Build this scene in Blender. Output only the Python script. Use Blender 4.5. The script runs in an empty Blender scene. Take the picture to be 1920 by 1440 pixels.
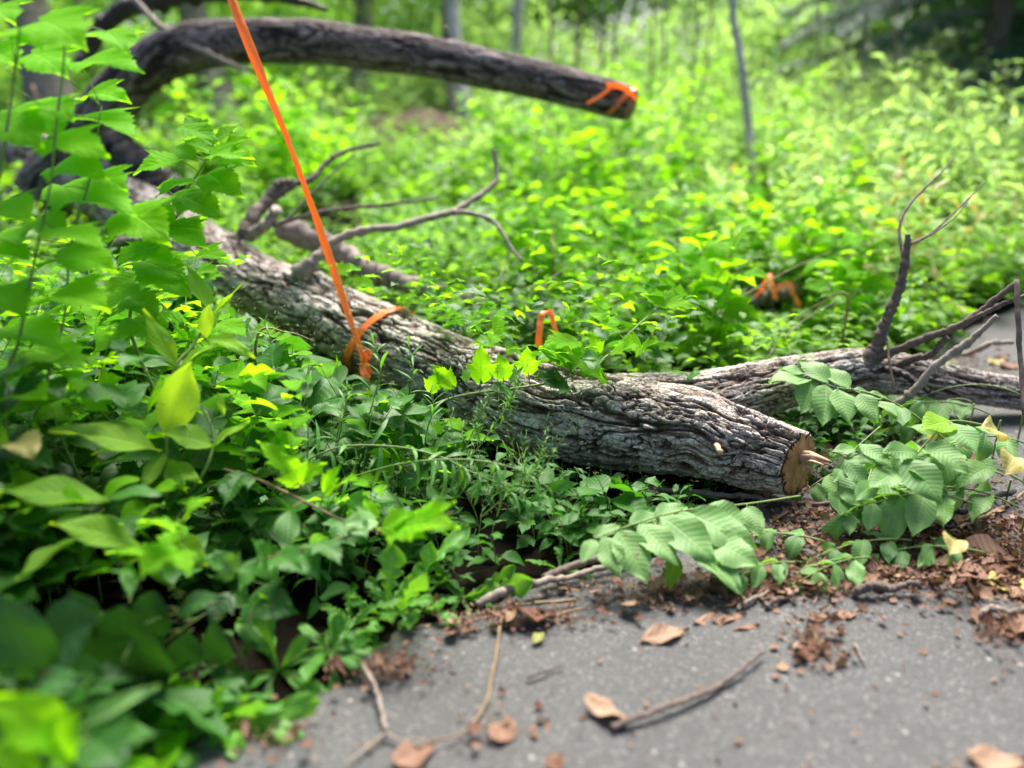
import bpy, math
import numpy as np
from mathutils import Vector, Matrix

# ------------------------------------------------------------------ camera, world, sun, exposure
SC = bpy.context.scene
COL = SC.collection
CAM_H, PITCH, LENS = 1.0, math.radians(19.0), 28.0
cam_d = bpy.data.cameras.new('camera'); cam = bpy.data.objects.new('camera', cam_d); COL.objects.link(cam)
cam.location = (0, 0, CAM_H); cam.rotation_euler = (math.radians(90) - PITCH, 0, 0)
cam_d.lens = LENS; cam_d.sensor_width = 36; cam_d.clip_start = 0.02; cam_d.clip_end = 500
cam_d.dof.use_dof = True; cam_d.dof.focus_distance = 2.1; cam_d.dof.aperture_fstop = 0.88
SC.camera = cam
SUN_EL, SUN_AZ = math.radians(57), math.radians(12)      # azimuth from +Y towards +X
w = bpy.data.worlds.new('World'); SC.world = w; w.use_nodes = True
nt = w.node_tree; bg = nt.nodes['Background']; sky = nt.nodes.new('ShaderNodeTexSky')
sky.sky_type = 'NISHITA'; sky.sun_disc = False; sky.sun_elevation = SUN_EL; sky.sun_rotation = SUN_AZ
sky.air_density = 1.0; sky.dust_density = 3.0; sky.ozone_density = 1.0
nt.links.new(sky.outputs[0], bg.inputs[0]); bg.inputs[1].default_value = 0.05
sun_d = bpy.data.lights.new('sun', 'SUN'); sun = bpy.data.objects.new('sun', sun_d); COL.objects.link(sun)
sun_d.energy = 2.8; sun_d.angle = math.radians(32); sun_d.color = (1.0, 0.95, 0.86)
sd = Vector((math.sin(SUN_AZ) * math.cos(SUN_EL), math.cos(SUN_AZ) * math.cos(SUN_EL), math.sin(SUN_EL)))
sun.rotation_euler = sd.to_track_quat('Z', 'Y').to_euler(); sun.location = sd * 30
SC.view_settings.view_transform = 'Standard'; SC.view_settings.look = 'None'
SC.view_settings.exposure = 2.28; SC.view_settings.gamma = 1.0
SC.render.engine = 'CYCLES'
cy = SC.cycles
cy.use_denoising = True; cy.max_bounces = 7; cy.diffuse_bounces = 2; cy.glossy_bounces = 2
cy.transmission_bounces = 4; cy.transparent_max_bounces = 4; cy.sample_clamp_indirect = 6.0

# ------------------------------------------------------------------ pixel helpers (photo pixels 1920 x 1440)
FPX = LENS / 36.0 * 1920
CP, SP = math.cos(PITCH), math.sin(PITCH)
def W(px, py, d):
    xc = (px - 960) / FPX * d; yc = (720 - py) / FPX * d
    return np.array([xc, CP * d + SP * yc, CAM_H + CP * yc - SP * d])
def G(px, py, z=0.0):
    r = W(px, py, 1.0) - np.array([0, 0, CAM_H])
    t = (z - CAM_H) / r[2]
    return np.array([0, 0, CAM_H]) + r * t
def project(P):
    P = np.asarray(P, float)
    q = P - np.array([0, 0, CAM_H])
    d = q[..., 1] * CP - q[..., 2] * SP
    yc = q[..., 1] * SP + q[..., 2] * CP
    dd = np.where(np.abs(d) < 1e-3, 1e-3, d)
    return q[..., 0] / dd * FPX + 960, 720 - yc / dd * FPX, d
def inpoly(px, py, poly):
    poly = np.asarray(poly, float); n = len(poly)
    ins = np.zeros(np.shape(px), bool); j = n - 1
    for i in range(n):
        xi, yi = poly[i]; xj, yj = poly[j]
        c = ((yi > py) != (yj > py)) & (px < (xj - xi) * (py - yi) / (yj - yi + 1e-12) + xi)
        ins ^= c; j = i
    return ins

# ------------------------------------------------------------------ noise
def _h(ix, iy, iz, s):
    n = (ix * 374761393 + iy * 668265263 + iz * 2147483647 + s * 1274126177) & 0xffffffff
    n = ((n ^ (n >> 13)) * 1274126177) & 0xffffffff
    n = (n ^ (n >> 16)) * 2246822519 & 0xffffffff
    return ((n ^ (n >> 15)) & 0xffffff) / float(0xffffff)
def vnoise(P, s=0):
    P = np.asarray(P, float); I = np.floor(P).astype(np.int64); f = P - I; f = f * f * (3 - 2 * f)
    r = 0
    for dx in (0, 1):
        for dy in (0, 1):
            for dz in (0, 1):
                wgt = (f[:, 0] if dx else 1 - f[:, 0]) * (f[:, 1] if dy else 1 - f[:, 1]) * (f[:, 2] if dz else 1 - f[:, 2])
                r = r + wgt * _h(I[:, 0] + dx, I[:, 1] + dy, I[:, 2] + dz, s)
    return r
def fbm(P, o=4, s=0):
    r, a, t = 0, 1.0, 0
    for k in range(o):
        r = r + a * vnoise(P * (2 ** k) + 17.3 * k, s + k); t += a; a *= .5
    return r / t
def worley(P, s=0):
    P = np.asarray(P, float); I = np.floor(P).astype(np.int64)
    f1 = np.full(len(P), 9.0); f2 = f1.copy(); cid = np.zeros(len(P))
    for dx in (-1, 0, 1):
        for dy in (-1, 0, 1):
            for dz in (-1, 0, 1):
                a, b, c = I[:, 0] + dx, I[:, 1] + dy, I[:, 2] + dz
                d = np.sqrt((a + _h(a, b, c, s) - P[:, 0]) ** 2 + (b + _h(a, b, c, s + 1) - P[:, 1]) ** 2 + (c + _h(a, b, c, s + 2) - P[:, 2]) ** 2)
                m = d < f1
                f2 = np.where(m, f1, np.minimum(f2, d)); cid = np.where(m, _h(a, b, c, s + 3), cid); f1 = np.where(m, d, f1)
    return f1, f2, cid
def sstep(a, b, x):
    t = np.clip((x - a) / (b - a), 0, 1); return t * t * (3 - 2 * t)

# ------------------------------------------------------------------ objects
def tag(o, label=None, cat=None, group=None, kind=None):
    if label: o['label'] = label
    if cat: o['category'] = cat
    if group: o['group'] = group
    if kind: o['kind'] = kind
    return o
def empty(name, loc, label, cat, group=None):
    o = bpy.data.objects.new(name, None); COL.objects.link(o); o.location = loc
    o.empty_display_size = .05
    bpy.context.view_layer.update()
    return tag(o, label, cat, group)
def mk(name, V, faces, mat, parent=None, uv=None, attrs=None, smooth=True):
    """one mesh object; faces: list of (k,3) / (k,4) index arrays; parent is a plain translated Empty or mesh at the origin"""
    V = np.asarray(V, float)
    if parent is not None:
        off = np.array(wloc(parent)); V = V - off
    me = bpy.data.meshes.new(name)
    faces = [np.asarray(f, np.int64) for f in faces if len(f)]
    loops = np.concatenate([f.ravel() for f in faces]); tot = np.concatenate([np.full(len(f), f.shape[1]) for f in faces])
    start = np.concatenate([[0], np.cumsum(tot)[:-1]])
    me.vertices.add(len(V)); me.vertices.foreach_set('co', V.ravel().astype(np.float32))
    me.loops.add(len(loops)); me.loops.foreach_set('vertex_index', loops.astype(np.int32))
    me.polygons.add(len(tot)); me.polygons.foreach_set('loop_start', start.astype(np.int32))
    me.polygons.foreach_set('use_smooth', np.full(len(tot), smooth))
    me.update(calc_edges=True)
    if uv is not None:
        l = me.uv_layers.new(name='UVMap'); l.data.foreach_set('uv', np.asarray(uv, np.float32)[loops].ravel())
    for k, a in (attrs or {}).items():
        t = me.attributes.new(k, 'FLOAT', 'POINT'); t.data.foreach_set('value', np.asarray(a, np.float32))
    me.materials.append(mat)
    o = bpy.data.objects.new(name, me); COL.objects.link(o)
    if parent is not None: o.parent = parent
    return o
def wloc(o):
    v = Vector(o.location)
    while o.parent is not None:
        o = o.parent; v = v + Vector(o.location)
    return v
def copy_tree(o, loc, rz, sc=1.0, label=None):
    c = o.copy(); COL.objects.link(c); c.location = loc; c.rotation_euler = (0, 0, rz); c.scale = (sc, sc, sc)
    if label: c['label'] = label
    for ch in list(o.children):
        d = ch.copy(); COL.objects.link(d); d.parent = c
    return c

def catmull(P, n):
    P = np.asarray(P, float); m = len(P)
    Q = np.vstack([2 * P[0] - P[1], P, 2 * P[-1] - P[-2]])
    t = np.linspace(0, m - 1 - 1e-9, n); i = t.astype(int); f = (t - i)[:, None]
    a, b, c, d = Q[i], Q[i + 1], Q[i + 2], Q[i + 3]
    return .5 * (2 * b + (c - a) * f + (2 * a - 5 * b + 4 * c - d) * f ** 2 + (3 * b - a - 3 * c + d) * f ** 3)
def frames_along(P):
    T = np.gradient(P, axis=0); T /= np.linalg.norm(T, axis=1)[:, None] + 1e-12
    ref = np.array([0, 0, 1.0]) if abs(T[0, 2]) < .9 else np.array([1.0, 0, 0])
    N = np.zeros_like(P); n = ref - T[0] * (ref @ T[0]); n /= np.linalg.norm(n)
    for i in range(len(P)):
        n = n - T[i] * (n @ T[i]); n /= np.linalg.norm(n) + 1e-12; N[i] = n
    B = np.cross(T, N)
    return T, N, B
def tube_geo(P, R, sides=8, cap=True):
    T, N, B = frames_along(P); n = len(P)
    a = np.linspace(0, 2 * np.pi, sides, endpoint=False)
    ring = P[:, None, :] + R[:, None, None] * (np.cos(a)[None, :, None] * N[:, None, :] + np.sin(a)[None, :, None] * B[:, None, :])
    V = ring.reshape(-1, 3)
    i = np.arange(n - 1)[:, None] * sides; j = np.arange(sides)[None, :]; k = (j + 1) % sides
    F = np.stack([i + j, i + k, i + sides + k, i + sides + j], -1).reshape(-1, 4)
    tris = np.zeros((0, 3), int)
    if cap:
        c0 = len(V); V = np.vstack([V, P[0], P[-1]])
        jj = np.arange(sides); kk = (jj + 1) % sides
        tris = np.vstack([np.stack([np.full(sides, c0), kk, jj], 1), np.stack([np.full(sides, c0 + 1), (n - 1) * sides + jj, (n - 1) * sides + kk], 1)])
    return V, F, tris
class Tubes:
    def __init__(s): s.V, s.Q, s.T, s.n = [], [], [], 0
    def add(s, P, R, sides=6, sub=0):
        P = np.asarray(P, float)
        R = np.full(len(P), R) if np.isscalar(R) else np.asarray(R, float)
        if sub:
            if len(P) > 1:
                R = np.interp(np.linspace(0, 1, sub), np.linspace(0, 1, len(R)), R); P = catmull(P, sub)
        V, F, T = tube_geo(P, R, sides)
        s.V.append(V); s.Q.append(F + s.n); s.T.append(T + s.n); s.n += len(V)
    def build(s, name, mat, parent=None):
        return mk(name, np.vstack(s.V), [np.vstack(s.Q), np.vstack(s.T)], mat, parent)

# ------------------------------------------------------------------ material helpers
def new_mat(name):
    m = bpy.data.materials.new(name); m.use_nodes = True
    n = m.node_tree.nodes; l = m.node_tree.links
    return m, n, l, n['Principled BSDF']
def ramp(n, stops):
    r = n.new('ShaderNodeValToRGB'); e = r.color_ramp.elements
    while len(e) < len(stops): e.new(.5)
    for q, (p, c) in zip(e, stops): q.position = p; q.color = (*c, 1)
    return r
def math_n(n, l, op, a, b=None, c=None, clamp=False):
    m = n.new('ShaderNodeMath'); m.operation = op; m.use_clamp = clamp
    for i, v in enumerate((a, b, c)):
        if v is None: continue
        if isinstance(v, (int, float)): m.inputs[i].default_value = v
        else: l.new(v, m.inputs[i])
    return m.outputs[0]
def mixc(n, l, fac, a, b, mode='MIX'):
    m = n.new('ShaderNodeMix'); m.data_type = 'RGBA'; m.blend_type = mode
    for idx, v in ((0, fac), (6, a), (7, b)):
        if isinstance(v, (int, float)): m.inputs[idx].default_value = v
        elif isinstance(v, tuple): m.inputs[idx].default_value = (*v, 1)
        else: l.new(v, m.inputs[idx])
    return m.outputs[2]
def noise_n(n, l, vec, scale, detail=4, rough=.5):
    t = n.new('ShaderNodeTexNoise'); t.inputs['Scale'].default_value = scale; t.inputs['Detail'].default_value = detail; t.inputs['Roughness'].default_value = rough
    if vec is not None: l.new(vec, t.inputs['Vector'])
    return t
def coords(n): return n.new('ShaderNodeTexCoord').outputs['Object']
def bump_n(n, l, h, strength, dist, nrm=None):
    b = n.new('ShaderNodeBump'); b.inputs['Strength'].default_value = strength; b.inputs['Distance'].default_value = dist
    l.new(h, b.inputs['Height'])
    if nrm is not None: l.new(nrm, b.inputs['Normal'])
    return b.outputs[0]

def leaf_mat(name, c_lo, c_hi, trans, tmix=.42, rough=.45, spec=.35, veins=7.0, vein_amt=.25, vein_bump=.3, spot=None, back=.08, pinch=2.2):
    """leaf blade: colour varies leaf to leaf (attribute var), veins from the blade's own UV, light passes through"""
    m, n, l, p = new_mat(name)
    at = n.new('ShaderNodeAttribute'); at.attribute_name = 'var'
    base = ramp(n, [(0, c_lo), (1, c_hi)]); l.new(at.outputs['Fac'], base.inputs[0])
    uv = n.new('ShaderNodeUVMap'); sx = n.new('ShaderNodeSeparateXYZ'); l.new(uv.outputs[0], sx.inputs[0])
    au = math_n(n, l, 'ABSOLUTE', math_n(n, l, 'SUBTRACT', sx.outputs[0], .5))          # 0 midrib .. .5 edge
    ph = math_n(n, l, 'SUBTRACT', math_n(n, l, 'MULTIPLY', sx.outputs[1], veins), math_n(n, l, 'MULTIPLY', au, pinch))
    tri = math_n(n, l, 'ABSOLUTE', math_n(n, l, 'SUBTRACT', math_n(n, l, 'FRACT', ph), .5))   # 0..0.5
    side = math_n(n, l, 'MULTIPLY', math_n(n, l, 'SUBTRACT', .06, tri), 16.0, clamp=True)
    mid = math_n(n, l, 'MULTIPLY', math_n(n, l, 'SUBTRACT', .035, au), 40.0, clamp=True)
    vein = math_n(n, l, 'MAXIMUM', math_n(n, l, 'MULTIPLY', side, .6), mid)
    col = mixc(n, l, math_n(n, l, 'MULTIPLY', vein, vein_amt), base.outputs[0], tuple(min(1, c * 1.7 + .03) for c in c_hi))
    tc = coords(n)
    no = noise_n(n, l, tc, 28, 3)
    col = mixc(n, l, .55, col, mixc(n, l, no.outputs[0], tuple(.55 for _ in range(3)), (1.25, 1.25, 1.2)), 'MULTIPLY')
    if spot:
        sn = noise_n(n, l, tc, 60, 2); sf = math_n(n, l, 'MULTIPLY', math_n(n, l, 'SUBTRACT', sn.outputs[0], .66), 14, clamp=True)
        col = mixc(n, l, sf, col, spot)
    geo = n.new('ShaderNodeNewGeometry')
    col = mixc(n, l, math_n(n, l, 'MULTIPLY', geo.outputs['Backfacing'], back), col, (.30, .36, .22))
    l.new(col, p.inputs['Base Color']); p.inputs['Roughness'].default_value = rough
    p.inputs['Specular IOR Level'].default_value = spec
    h = math_n(n, l, 'ADD', math_n(n, l, 'MULTIPLY', tri, .8), math_n(n, l, 'MULTIPLY', mid, -.6))
    h = math_n(n, l, 'ADD', h, math_n(n, l, 'MULTIPLY', noise_n(n, l, tc, 160, 2).outputs[0], .3))
    bp = bump_n(n, l, h, vein_bump, .004); l.new(bp, p.inputs['Normal'])
    tr = n.new('ShaderNodeBsdfTranslucent'); 
    tcol = mixc(n, l, .75, mixc(n, l, at.outputs['Fac'], tuple(c * .7 for c in trans), trans), mixc(n, l, vein, (1, 1, 1), (.62, .72, .6)), 'MULTIPLY')
    l.new(tcol, tr.inputs['Color'])
    mx = n.new('ShaderNodeMixShader'); mx.inputs[0].default_value = tmix
    l.new(p.outputs[0], mx.inputs[1]); l.new(tr.outputs[0], mx.inputs[2])
    l.new(mx.outputs[0], n['Material Output'].inputs[0])
    return m
def plain_mat(name, c1, c2, scale=20, rough=.7, bump=.3, bdist=.003, spec=.3, stretch=None):
    m, n, l, p = new_mat(name)
    tc = coords(n)
    no = noise_n(n, l, tc, scale, 6, .6); r = ramp(n, [(.3, c1), (.7, c2)]); l.new(no.outputs[0], r.inputs[0])
    l.new(r.outputs[0], p.inputs['Base Color']); p.inputs['Roughness'].default_value = rough; p.inputs['Specular IOR Level'].default_value = spec
    l.new(bump_n(n, l, noise_n(n, l, tc, scale * 3, 5, .65).outputs[0], bump, bdist), p.inputs['Normal'])
    return m
def bark_mat(name, top, mid, deep, lichen=None, contrast=1.0):
    """bark whose own relief (attribute relief) tells plate faces from the brown floor of the furrows"""
    m, n, l, p = new_mat(name)
    at = n.new('ShaderNodeAttribute'); at.attribute_name = 'relief'
    at2 = n.new('ShaderNodeAttribute'); at2.attribute_name = 'plate'
    r = ramp(n, [(0, deep), (.38, mid), (.75, top)]); l.new(at.outputs['Fac'], r.inputs[0])
    tc = coords(n)
    n1 = noise_n(n, l, tc, 9, 5, .6); n2 = noise_n(n, l, tc, 120, 4, .65)
    col = mixc(n, l, .7, r.outputs[0], mixc(n, l, n2.outputs[0], (.45, .43, .42), (1.5, 1.5, 1.5)), 'MULTIPLY')
    col = mixc(n, l, .8, col, mixc(n, l, at2.outputs['Fac'], (.62, .58, .56), (1.3, 1.3, 1.32)), 'MULTIPLY')
    if lichen:
        f = math_n(n, l, 'MULTIPLY', math_n(n, l, 'SUBTRACT', n1.outputs[0], .52), 5, clamp=True)
        col = mixc(n, l, math_n(n, l, 'MULTIPLY', f, .55), col, lichen)
    vo = n.new('ShaderNodeTexVoronoi'); vo.feature = 'DISTANCE_TO_EDGE'; vo.inputs['Scale'].default_value = 48
    wv = n.new('ShaderNodeVectorMath'); wv.operation = 'MULTIPLY_ADD'; l.new(noise_n(n, l, tc, 30, 3).outputs[1], wv.inputs[0]); wv.inputs[1].default_value = (.05, .05, .05); l.new(tc, wv.inputs[2]); l.new(wv.outputs[0], vo.inputs['Vector'])
    crack = math_n(n, l, 'MULTIPLY', vo.outputs['Distance'], 9.0, clamp=True)
    col = mixc(n, l, .6, col, mixc(n, l, crack, (.35, .27, .22), (1.08, 1.08, 1.08)), 'MULTIPLY')
    l.new(col, p.inputs['Base Color']); p.inputs['Roughness'].default_value = .82; p.inputs['Specular IOR Level'].default_value = .25
    b1 = bump_n(n, l, math_n(n, l, 'ADD', math_n(n, l, 'MULTIPLY', crack, .8), n2.outputs[0]), .7, .006)
    l.new(bump_n(n, l, noise_n(n, l, tc, 420, 3, .6).outputs[0], .4, .002, b1), p.inputs['Normal'])
    return m
# ------------------------------------------------------------------ leaves
PROF = {
    'lance': [(0, .012), (.04, .05), (.14, .115), (.3, .165), (.45, .175), (.6, .15), (.75, .1), (.88, .045), (.96, .014), (1, .002)],
    'ovate': [(0, .03), (.04, .12), (.12, .2), (.26, .255), (.42, .26), (.58, .22), (.72, .16), (.84, .09), (.93, .035), (1, .002)],
    'broad': [(0, .05), (.03, .2), (.1, .33), (.24, .42), (.4, .43), (.56, .37), (.7, .28), (.83, .17), (.93, .07), (1, .004)],
    'linear': [(0, .01), (.1, .035), (.3, .055), (.5, .056), (.7, .043), (.88, .02), (1, .001)],
    'lobed': [(0, .05), (.02, .19), (.07, .30), (.14, .36), (.20, .42), (.26, .47), (.295, .455), (.32, .35), (.36, .245), (.42, .26), (.50, .275), (.58, .24), (.68, .17), (.80, .095), (.91, .035), (1, .002)],
    'round': [(0, .1), (.03, .28), (.12, .42), (.28, .5), (.45, .51), (.62, .46), (.78, .36), (.9, .22), (.97, .1), (1, .02)],
    'dandelion': [(0, .012), (.1, .02), (.18, .05), (.24, .025), (.32, .075), (.38, .035), (.46, .1), (.53, .05), (.62, .135), (.68, .08), (.77, .15), (.87, .12), (.95, .06), (1, .004)],
    'spatula': [(0, .015), (.15, .025), (.3, .04), (.45, .08), (.6, .13), (.75, .155), (.86, .14), (.94, .085), (1, .01)],
}
EDGE = {'lobed': .34, 'lance': .25, 'ovate': .3, 'broad': .15, 'linear': .1, 'round': .0, 'dandelion': .1, 'spatula': .1}
SERR = {'lobed': (13, .16), 'lance': (0, 0), 'ovate': (18, .035), 'broad': (16, .06), 'linear': (0, 0), 'round': (0, 0), 'dandelion': (0, 0), 'spatula': (9, .06)}
_tpl = {}
def leaf_tpl(kind, lod=2, fold=.35, droop=.8, wave=.03, twist=0.0, seed=0):
    key = (kind, lod, round(fold, 2), round(droop, 2), round(wave, 3), round(twist, 2), seed)
    if key in _tpl: return _tpl[key]
    pr = np.array(PROF[kind])
    if lod >= 2:
        if kind in ('lobed', 'dandelion'): vs = np.unique(np.concatenate([pr[:, 0], np.linspace(0, 1, 30)]))
        else: vs = np.linspace(0, 1, {'linear': 12, 'lance': 18}.get(kind, 24))
        hc = 3
    elif lod == 1:
        vs = pr[:, 0] if kind in ('lobed', 'dandelion') else np.linspace(0, 1, 9); hc = 2 if kind != 'linear' else 1
    else:
        vs = np.array([0, .07, .27, .36, .50, .74, 1]) if kind == 'lobed' else np.linspace(0, 1, 5); hc = 1
    wv = np.interp(vs, pr[:, 0], pr[:, 1])
    if lod == 0 and kind != 'lobed': wv[0] = max(wv[0], .02)
    ns, amp = SERR[kind]
    us = np.linspace(-1, 1, 2 * hc + 1)
    r = np.random.RandomState(seed + 5)
    U, Vv = np.meshgrid(us, vs)
    wd = np.repeat(wv[:, None], len(us), 1)
    if lod >= 2 and ns:
        saw = ((Vv * ns) % 1.0) - .5
        wd = wd * (1 + amp * saw * (np.abs(U) ** 6) * 2) 
    asym = 1 + .06 * r.randn() * np.sign(U)
    X = U * wd * asym
    Y = Vv + EDGE[kind] * (np.abs(X)) * (1 - Vv ** 3)
    if kind in ('lobed', 'broad', 'round'):   # heart-shaped base
        Y = Y - .16 * np.exp(-(Vv / .08) ** 2) * np.abs(U)
    Z = fold * np.abs(X) - .5 * fold * X * X / (wv.max() + 1e-6)
    Z += wave * np.sin(Vv * 9 + 3 * r.rand() + 2.5 * U) * np.abs(U) + wave * .6 * r.randn() * U
    dr = droop if abs(droop) > 1e-3 else 1e-3
    a = dr * np.clip(Y, -.2, 1.1)
    cy_, cz_ = np.sin(a) / dr, -(1 - np.cos(a)) / dr
    Yb, Zb = cy_ + Z * np.sin(a), cz_ + Z * np.cos(a)
    if twist:
        t = twist * Vv; Xn = X * np.cos(t) - (Zb - cz_) * np.sin(t); Zb = cz_ + X * np.sin(t) + (Zb - cz_) * np.cos(t); X = Xn
    P = np.stack([X, Yb, Zb], -1).reshape(-1, 3)
    UV = np.stack([U * .5 + .5, Vv], -1).reshape(-1, 2)
    nc = len(us); i = np.arange(len(vs) - 1)[:, None] * nc; j = np.arange(nc - 1)[None]
    F = np.stack([i + j, i + j + 1, i + nc + j + 1, i + nc + j], -1).reshape(-1, 4)
    # length along chord so that a leaf given by base and tip ends at its tip
    chord = np.array([0, np.sin(dr) / dr, -(1 - np.cos(dr)) / dr])
    _tpl[key] = (P, F, UV, chord)
    return _tpl[key]
def rot_frames(D, N):
    D = np.asarray(D, float); N = np.asarray(N, float)
    Y = D / (np.linalg.norm(D, axis=1)[:, None] + 1e-12)
    X = np.cross(Y, N); X /= np.linalg.norm(X, axis=1)[:, None] + 1e-12
    Z = np.cross(X, Y)
    return np.stack([X, Y, Z], -1)
class Leaves:
    def __init__(s): s.items = []
    def add(s, tpl, pos, D, N, size, var):
        pos = np.atleast_2d(pos); k = len(pos)
        s.items.append((tpl, pos, np.broadcast_to(D, (k, 3)), np.broadcast_to(N, (k, 3)), np.broadcast_to(size, (k,)), np.broadcast_to(var, (k,))))
    def geo(s):
        V, F, U, A, n = [], [], [], [], 0
        for tpl, pos, D, N, size, var in s.items:
            P, Fa, UV, ch = tpl
            R = rot_frames(D, N)
            pts = np.einsum('kij,nj->kni', R, P) * size[:, None, None] + pos[:, None, :]
            k, m = len(pos), len(P)
            V.append(pts.reshape(-1, 3)); U.append(np.tile(UV, (k, 1))); A.append(np.repeat(var, m))
            F.append((Fa[None] + (np.arange(k) * m)[:, None, None] + n).reshape(-1, 4)); n += k * m
        return np.vstack(V), np.vstack(F), np.vstack(U), np.concatenate(A)
    def count(s): return sum(len(i[1]) for i in s.items)
    def filter(s, filt):
        """merge what shares a template, then drop leaves whose base, middle or tip fails filt"""
        by = {}
        for it in s.items: by.setdefault(id(it[0]), []).append(it)
        s.items = []
        for its in by.values():
            pos, D, N, size, var = [np.concatenate([i[q] for i in its]) for q in range(1, 6)]
            Dn = D / np.linalg.norm(D, axis=1)[:, None] * size[:, None]
            k = filt(pos) & filt(pos + Dn * .5) & filt(pos + Dn)
            if k.any(): s.items.append((its[0][0], pos[k], D[k], N[k], size[k], var[k]))
        return s
    def build(s, name, mat, parent=None):
        V, F, U, A = s.geo()
        return mk(name, V, [F], mat, parent, uv=U, attrs={'var': A})
def leaf2(L, kind, base, tip, nrm, var, lod=2, fold=.3, droop=.5, wave=.03, twist=0, seed=0, wide=1.0):
    """a leaf from its base to its tip, upper face towards nrm"""
    base, tip = np.asarray(base, float), np.asarray(tip, float)
    P, F, UV, ch = leaf_tpl(kind, lod, fold, droop, wave, twist, seed)
    if wide != 1.0: P = P * np.array([wide, 1, 1])
    d = tip - base; ln = np.linalg.norm(d); cl = np.linalg.norm(ch)
    # rotate so that the template's chord meets base->tip
    Yc = d / ln; X = np.cross(Yc, nrm); X /= np.linalg.norm(X); Zc = np.cross(X, Yc)
    ang = math.atan2(ch[2], ch[1])
    Y = Yc * math.cos(-ang) + Zc * math.sin(-ang); Z = np.cross(X, Y)
    L.add((P, F, UV, ch), base, Y, Z, ln / cl, var)

def rnd_dirs(rg, n, elev_lo, elev_hi, az=None):
    az = rg.uniform(0, 2 * np.pi, n) if az is None else az
    el = rg.uniform(elev_lo, elev_hi, n)
    return np.stack([np.cos(az) * np.cos(el), np.sin(az) * np.cos(el), np.sin(el)], 1)

# ------------------------------------------------------------------ materials
M = {}
M['lobed'] = leaf_mat('lobed_leaf', (.09, .26, .010), (.18, .45, .012), (.42, .90, .010), tmix=.58, rough=.65, spec=.1, veins=6, vein_amt=.45, vein_bump=.5, pinch=3.0)
M['lance'] = leaf_mat('lance_leaf', (.09, .24, .02), (.27, .48, .05), (.55, .82, .02), tmix=.5, rough=.6, spec=.12, veins=9, vein_amt=.6, vein_bump=.55, pinch=4.0)
M['walnut'] = leaf_mat('frond_leaflet', (.05, .15, .035), (.18, .34, .10), (.25, .58, .03), tmix=.3, rough=.55, spec=.3, veins=11, vein_amt=.3, vein_bump=.28, pinch=2.4, spot=(.16, .12, .04))
M['dark'] = leaf_mat('painted_shade_leaf', (.012, .055, .010), (.05, .18, .018), (.12, .42, .010), tmix=.34, rough=.5, spec=.28, veins=7, vein_amt=.45)  # darkened copy of the leaf greens, shade painted into the colour
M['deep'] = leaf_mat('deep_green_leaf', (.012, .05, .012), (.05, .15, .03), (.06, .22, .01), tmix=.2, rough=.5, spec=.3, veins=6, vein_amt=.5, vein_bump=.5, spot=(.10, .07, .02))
M['sprig'] = leaf_mat('narrow_leaf', (.05, .16, .03), (.11, .30, .05), (.22, .55, .03), tmix=.35, rough=.45, spec=.35, veins=4, vein_bump=.2)
M['cover'] = leaf_mat('ground_cover_leaf', (.045, .15, .015), (.17, .36, .03), (.34, .7, .02), tmix=.48, rough=.55, spec=.25, veins=6, vein_bump=.3)
M['bright'] = leaf_mat('painted_sun_leaf', (.06, .20, .025), (.22, .42, .07), (.38, .74, .07), tmix=.52, rough=.6, spec=.2, veins=6, vein_bump=.2)  # leaf green raised to carry sun shining through, painted in the colour
M['canopy'] = leaf_mat('woodland_leaf', (.05, .17, .02), (.17, .37, .05), (.36, .72, .05), tmix=.52, rough=.6, spec=.2, veins=6, vein_bump=.2)
M['pale'] = leaf_mat('painted_glow_leaf', (.13, .32, .07), (.36, .54, .17), (.52, .82, .17), tmix=.52, rough=.55, spec=.3, veins=6, vein_bump=.1)  # paler leaf copy with background glow and haze painted into its colour
M['evergreen'] = leaf_mat('evergreen_needle', (.02, .085, .05), (.06, .17, .10), (.05, .15, .07), tmix=.25, rough=.55, spec=.3, veins=3, vein_bump=.1)
M['yellow'] = leaf_mat('yellowing_leaf', (.30, .31, .08), (.55, .46, .16), (.5, .42, .08), tmix=.4, rough=.5, spec=.3, veins=7, spot=(.3, .1, .03))
M['dandelion'] = leaf_mat('rosette_leaf', (.05, .17, .025), (.12, .32, .04), (.25, .6, .02), tmix=.38, rough=.5, spec=.3, veins=9, vein_amt=.6)
M['dead'] = leaf_mat('dead_leaf', (.12, .048, .032), (.37, .235, .155), (.3, .16, .06), tmix=.15, rough=.7, spec=.25, veins=7, vein_bump=.6, back=.0)
M['stem'] = plain_mat('green_stem', (.10, .17, .04), (.20, .27, .07), 30, .55)
M['redstem'] = plain_mat('brown_stem', (.14, .09, .05), (.25, .17, .08), 30, .6)
M['twig'] = plain_mat('dry_twig', (.07, .05, .042), (.17, .13, .11), 60, .8, .6, .002)
M['palewood'] = plain_mat('weathered_branch', (.16, .125, .10), (.34, .28, .24), 40, .8, .7, .004)
M['darkwood'] = plain_mat('dark_wood', (.012, .009, .009), (.05, .04, .038), 25, .55, .9, .01, .4)
M['trunk'] = plain_mat('trunk_bark', (.12, .10, .085), (.26, .225, .19), 14, .85, 1.0, .02)
M['sapling'] = plain_mat('sapling_bark', (.22, .21, .19), (.36, .345, .32), 30, .8, .4, .004)
M['paletrunk'] = plain_mat('pale_trunk_bark', (.26, .25, .23), (.46, .44, .41), 10, .85, .6, .01)
M['bark'] = bark_mat('furrowed_bark', (.52, .475, .435), (.20, .155, .122), (.022, .013, .009), lichen=(.17, .16, .10))
M['archbark'] = bark_mat('smooth_dark_bark', (.24, .20, .195), (.075, .056, .05), (.02, .014, .013))
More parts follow.
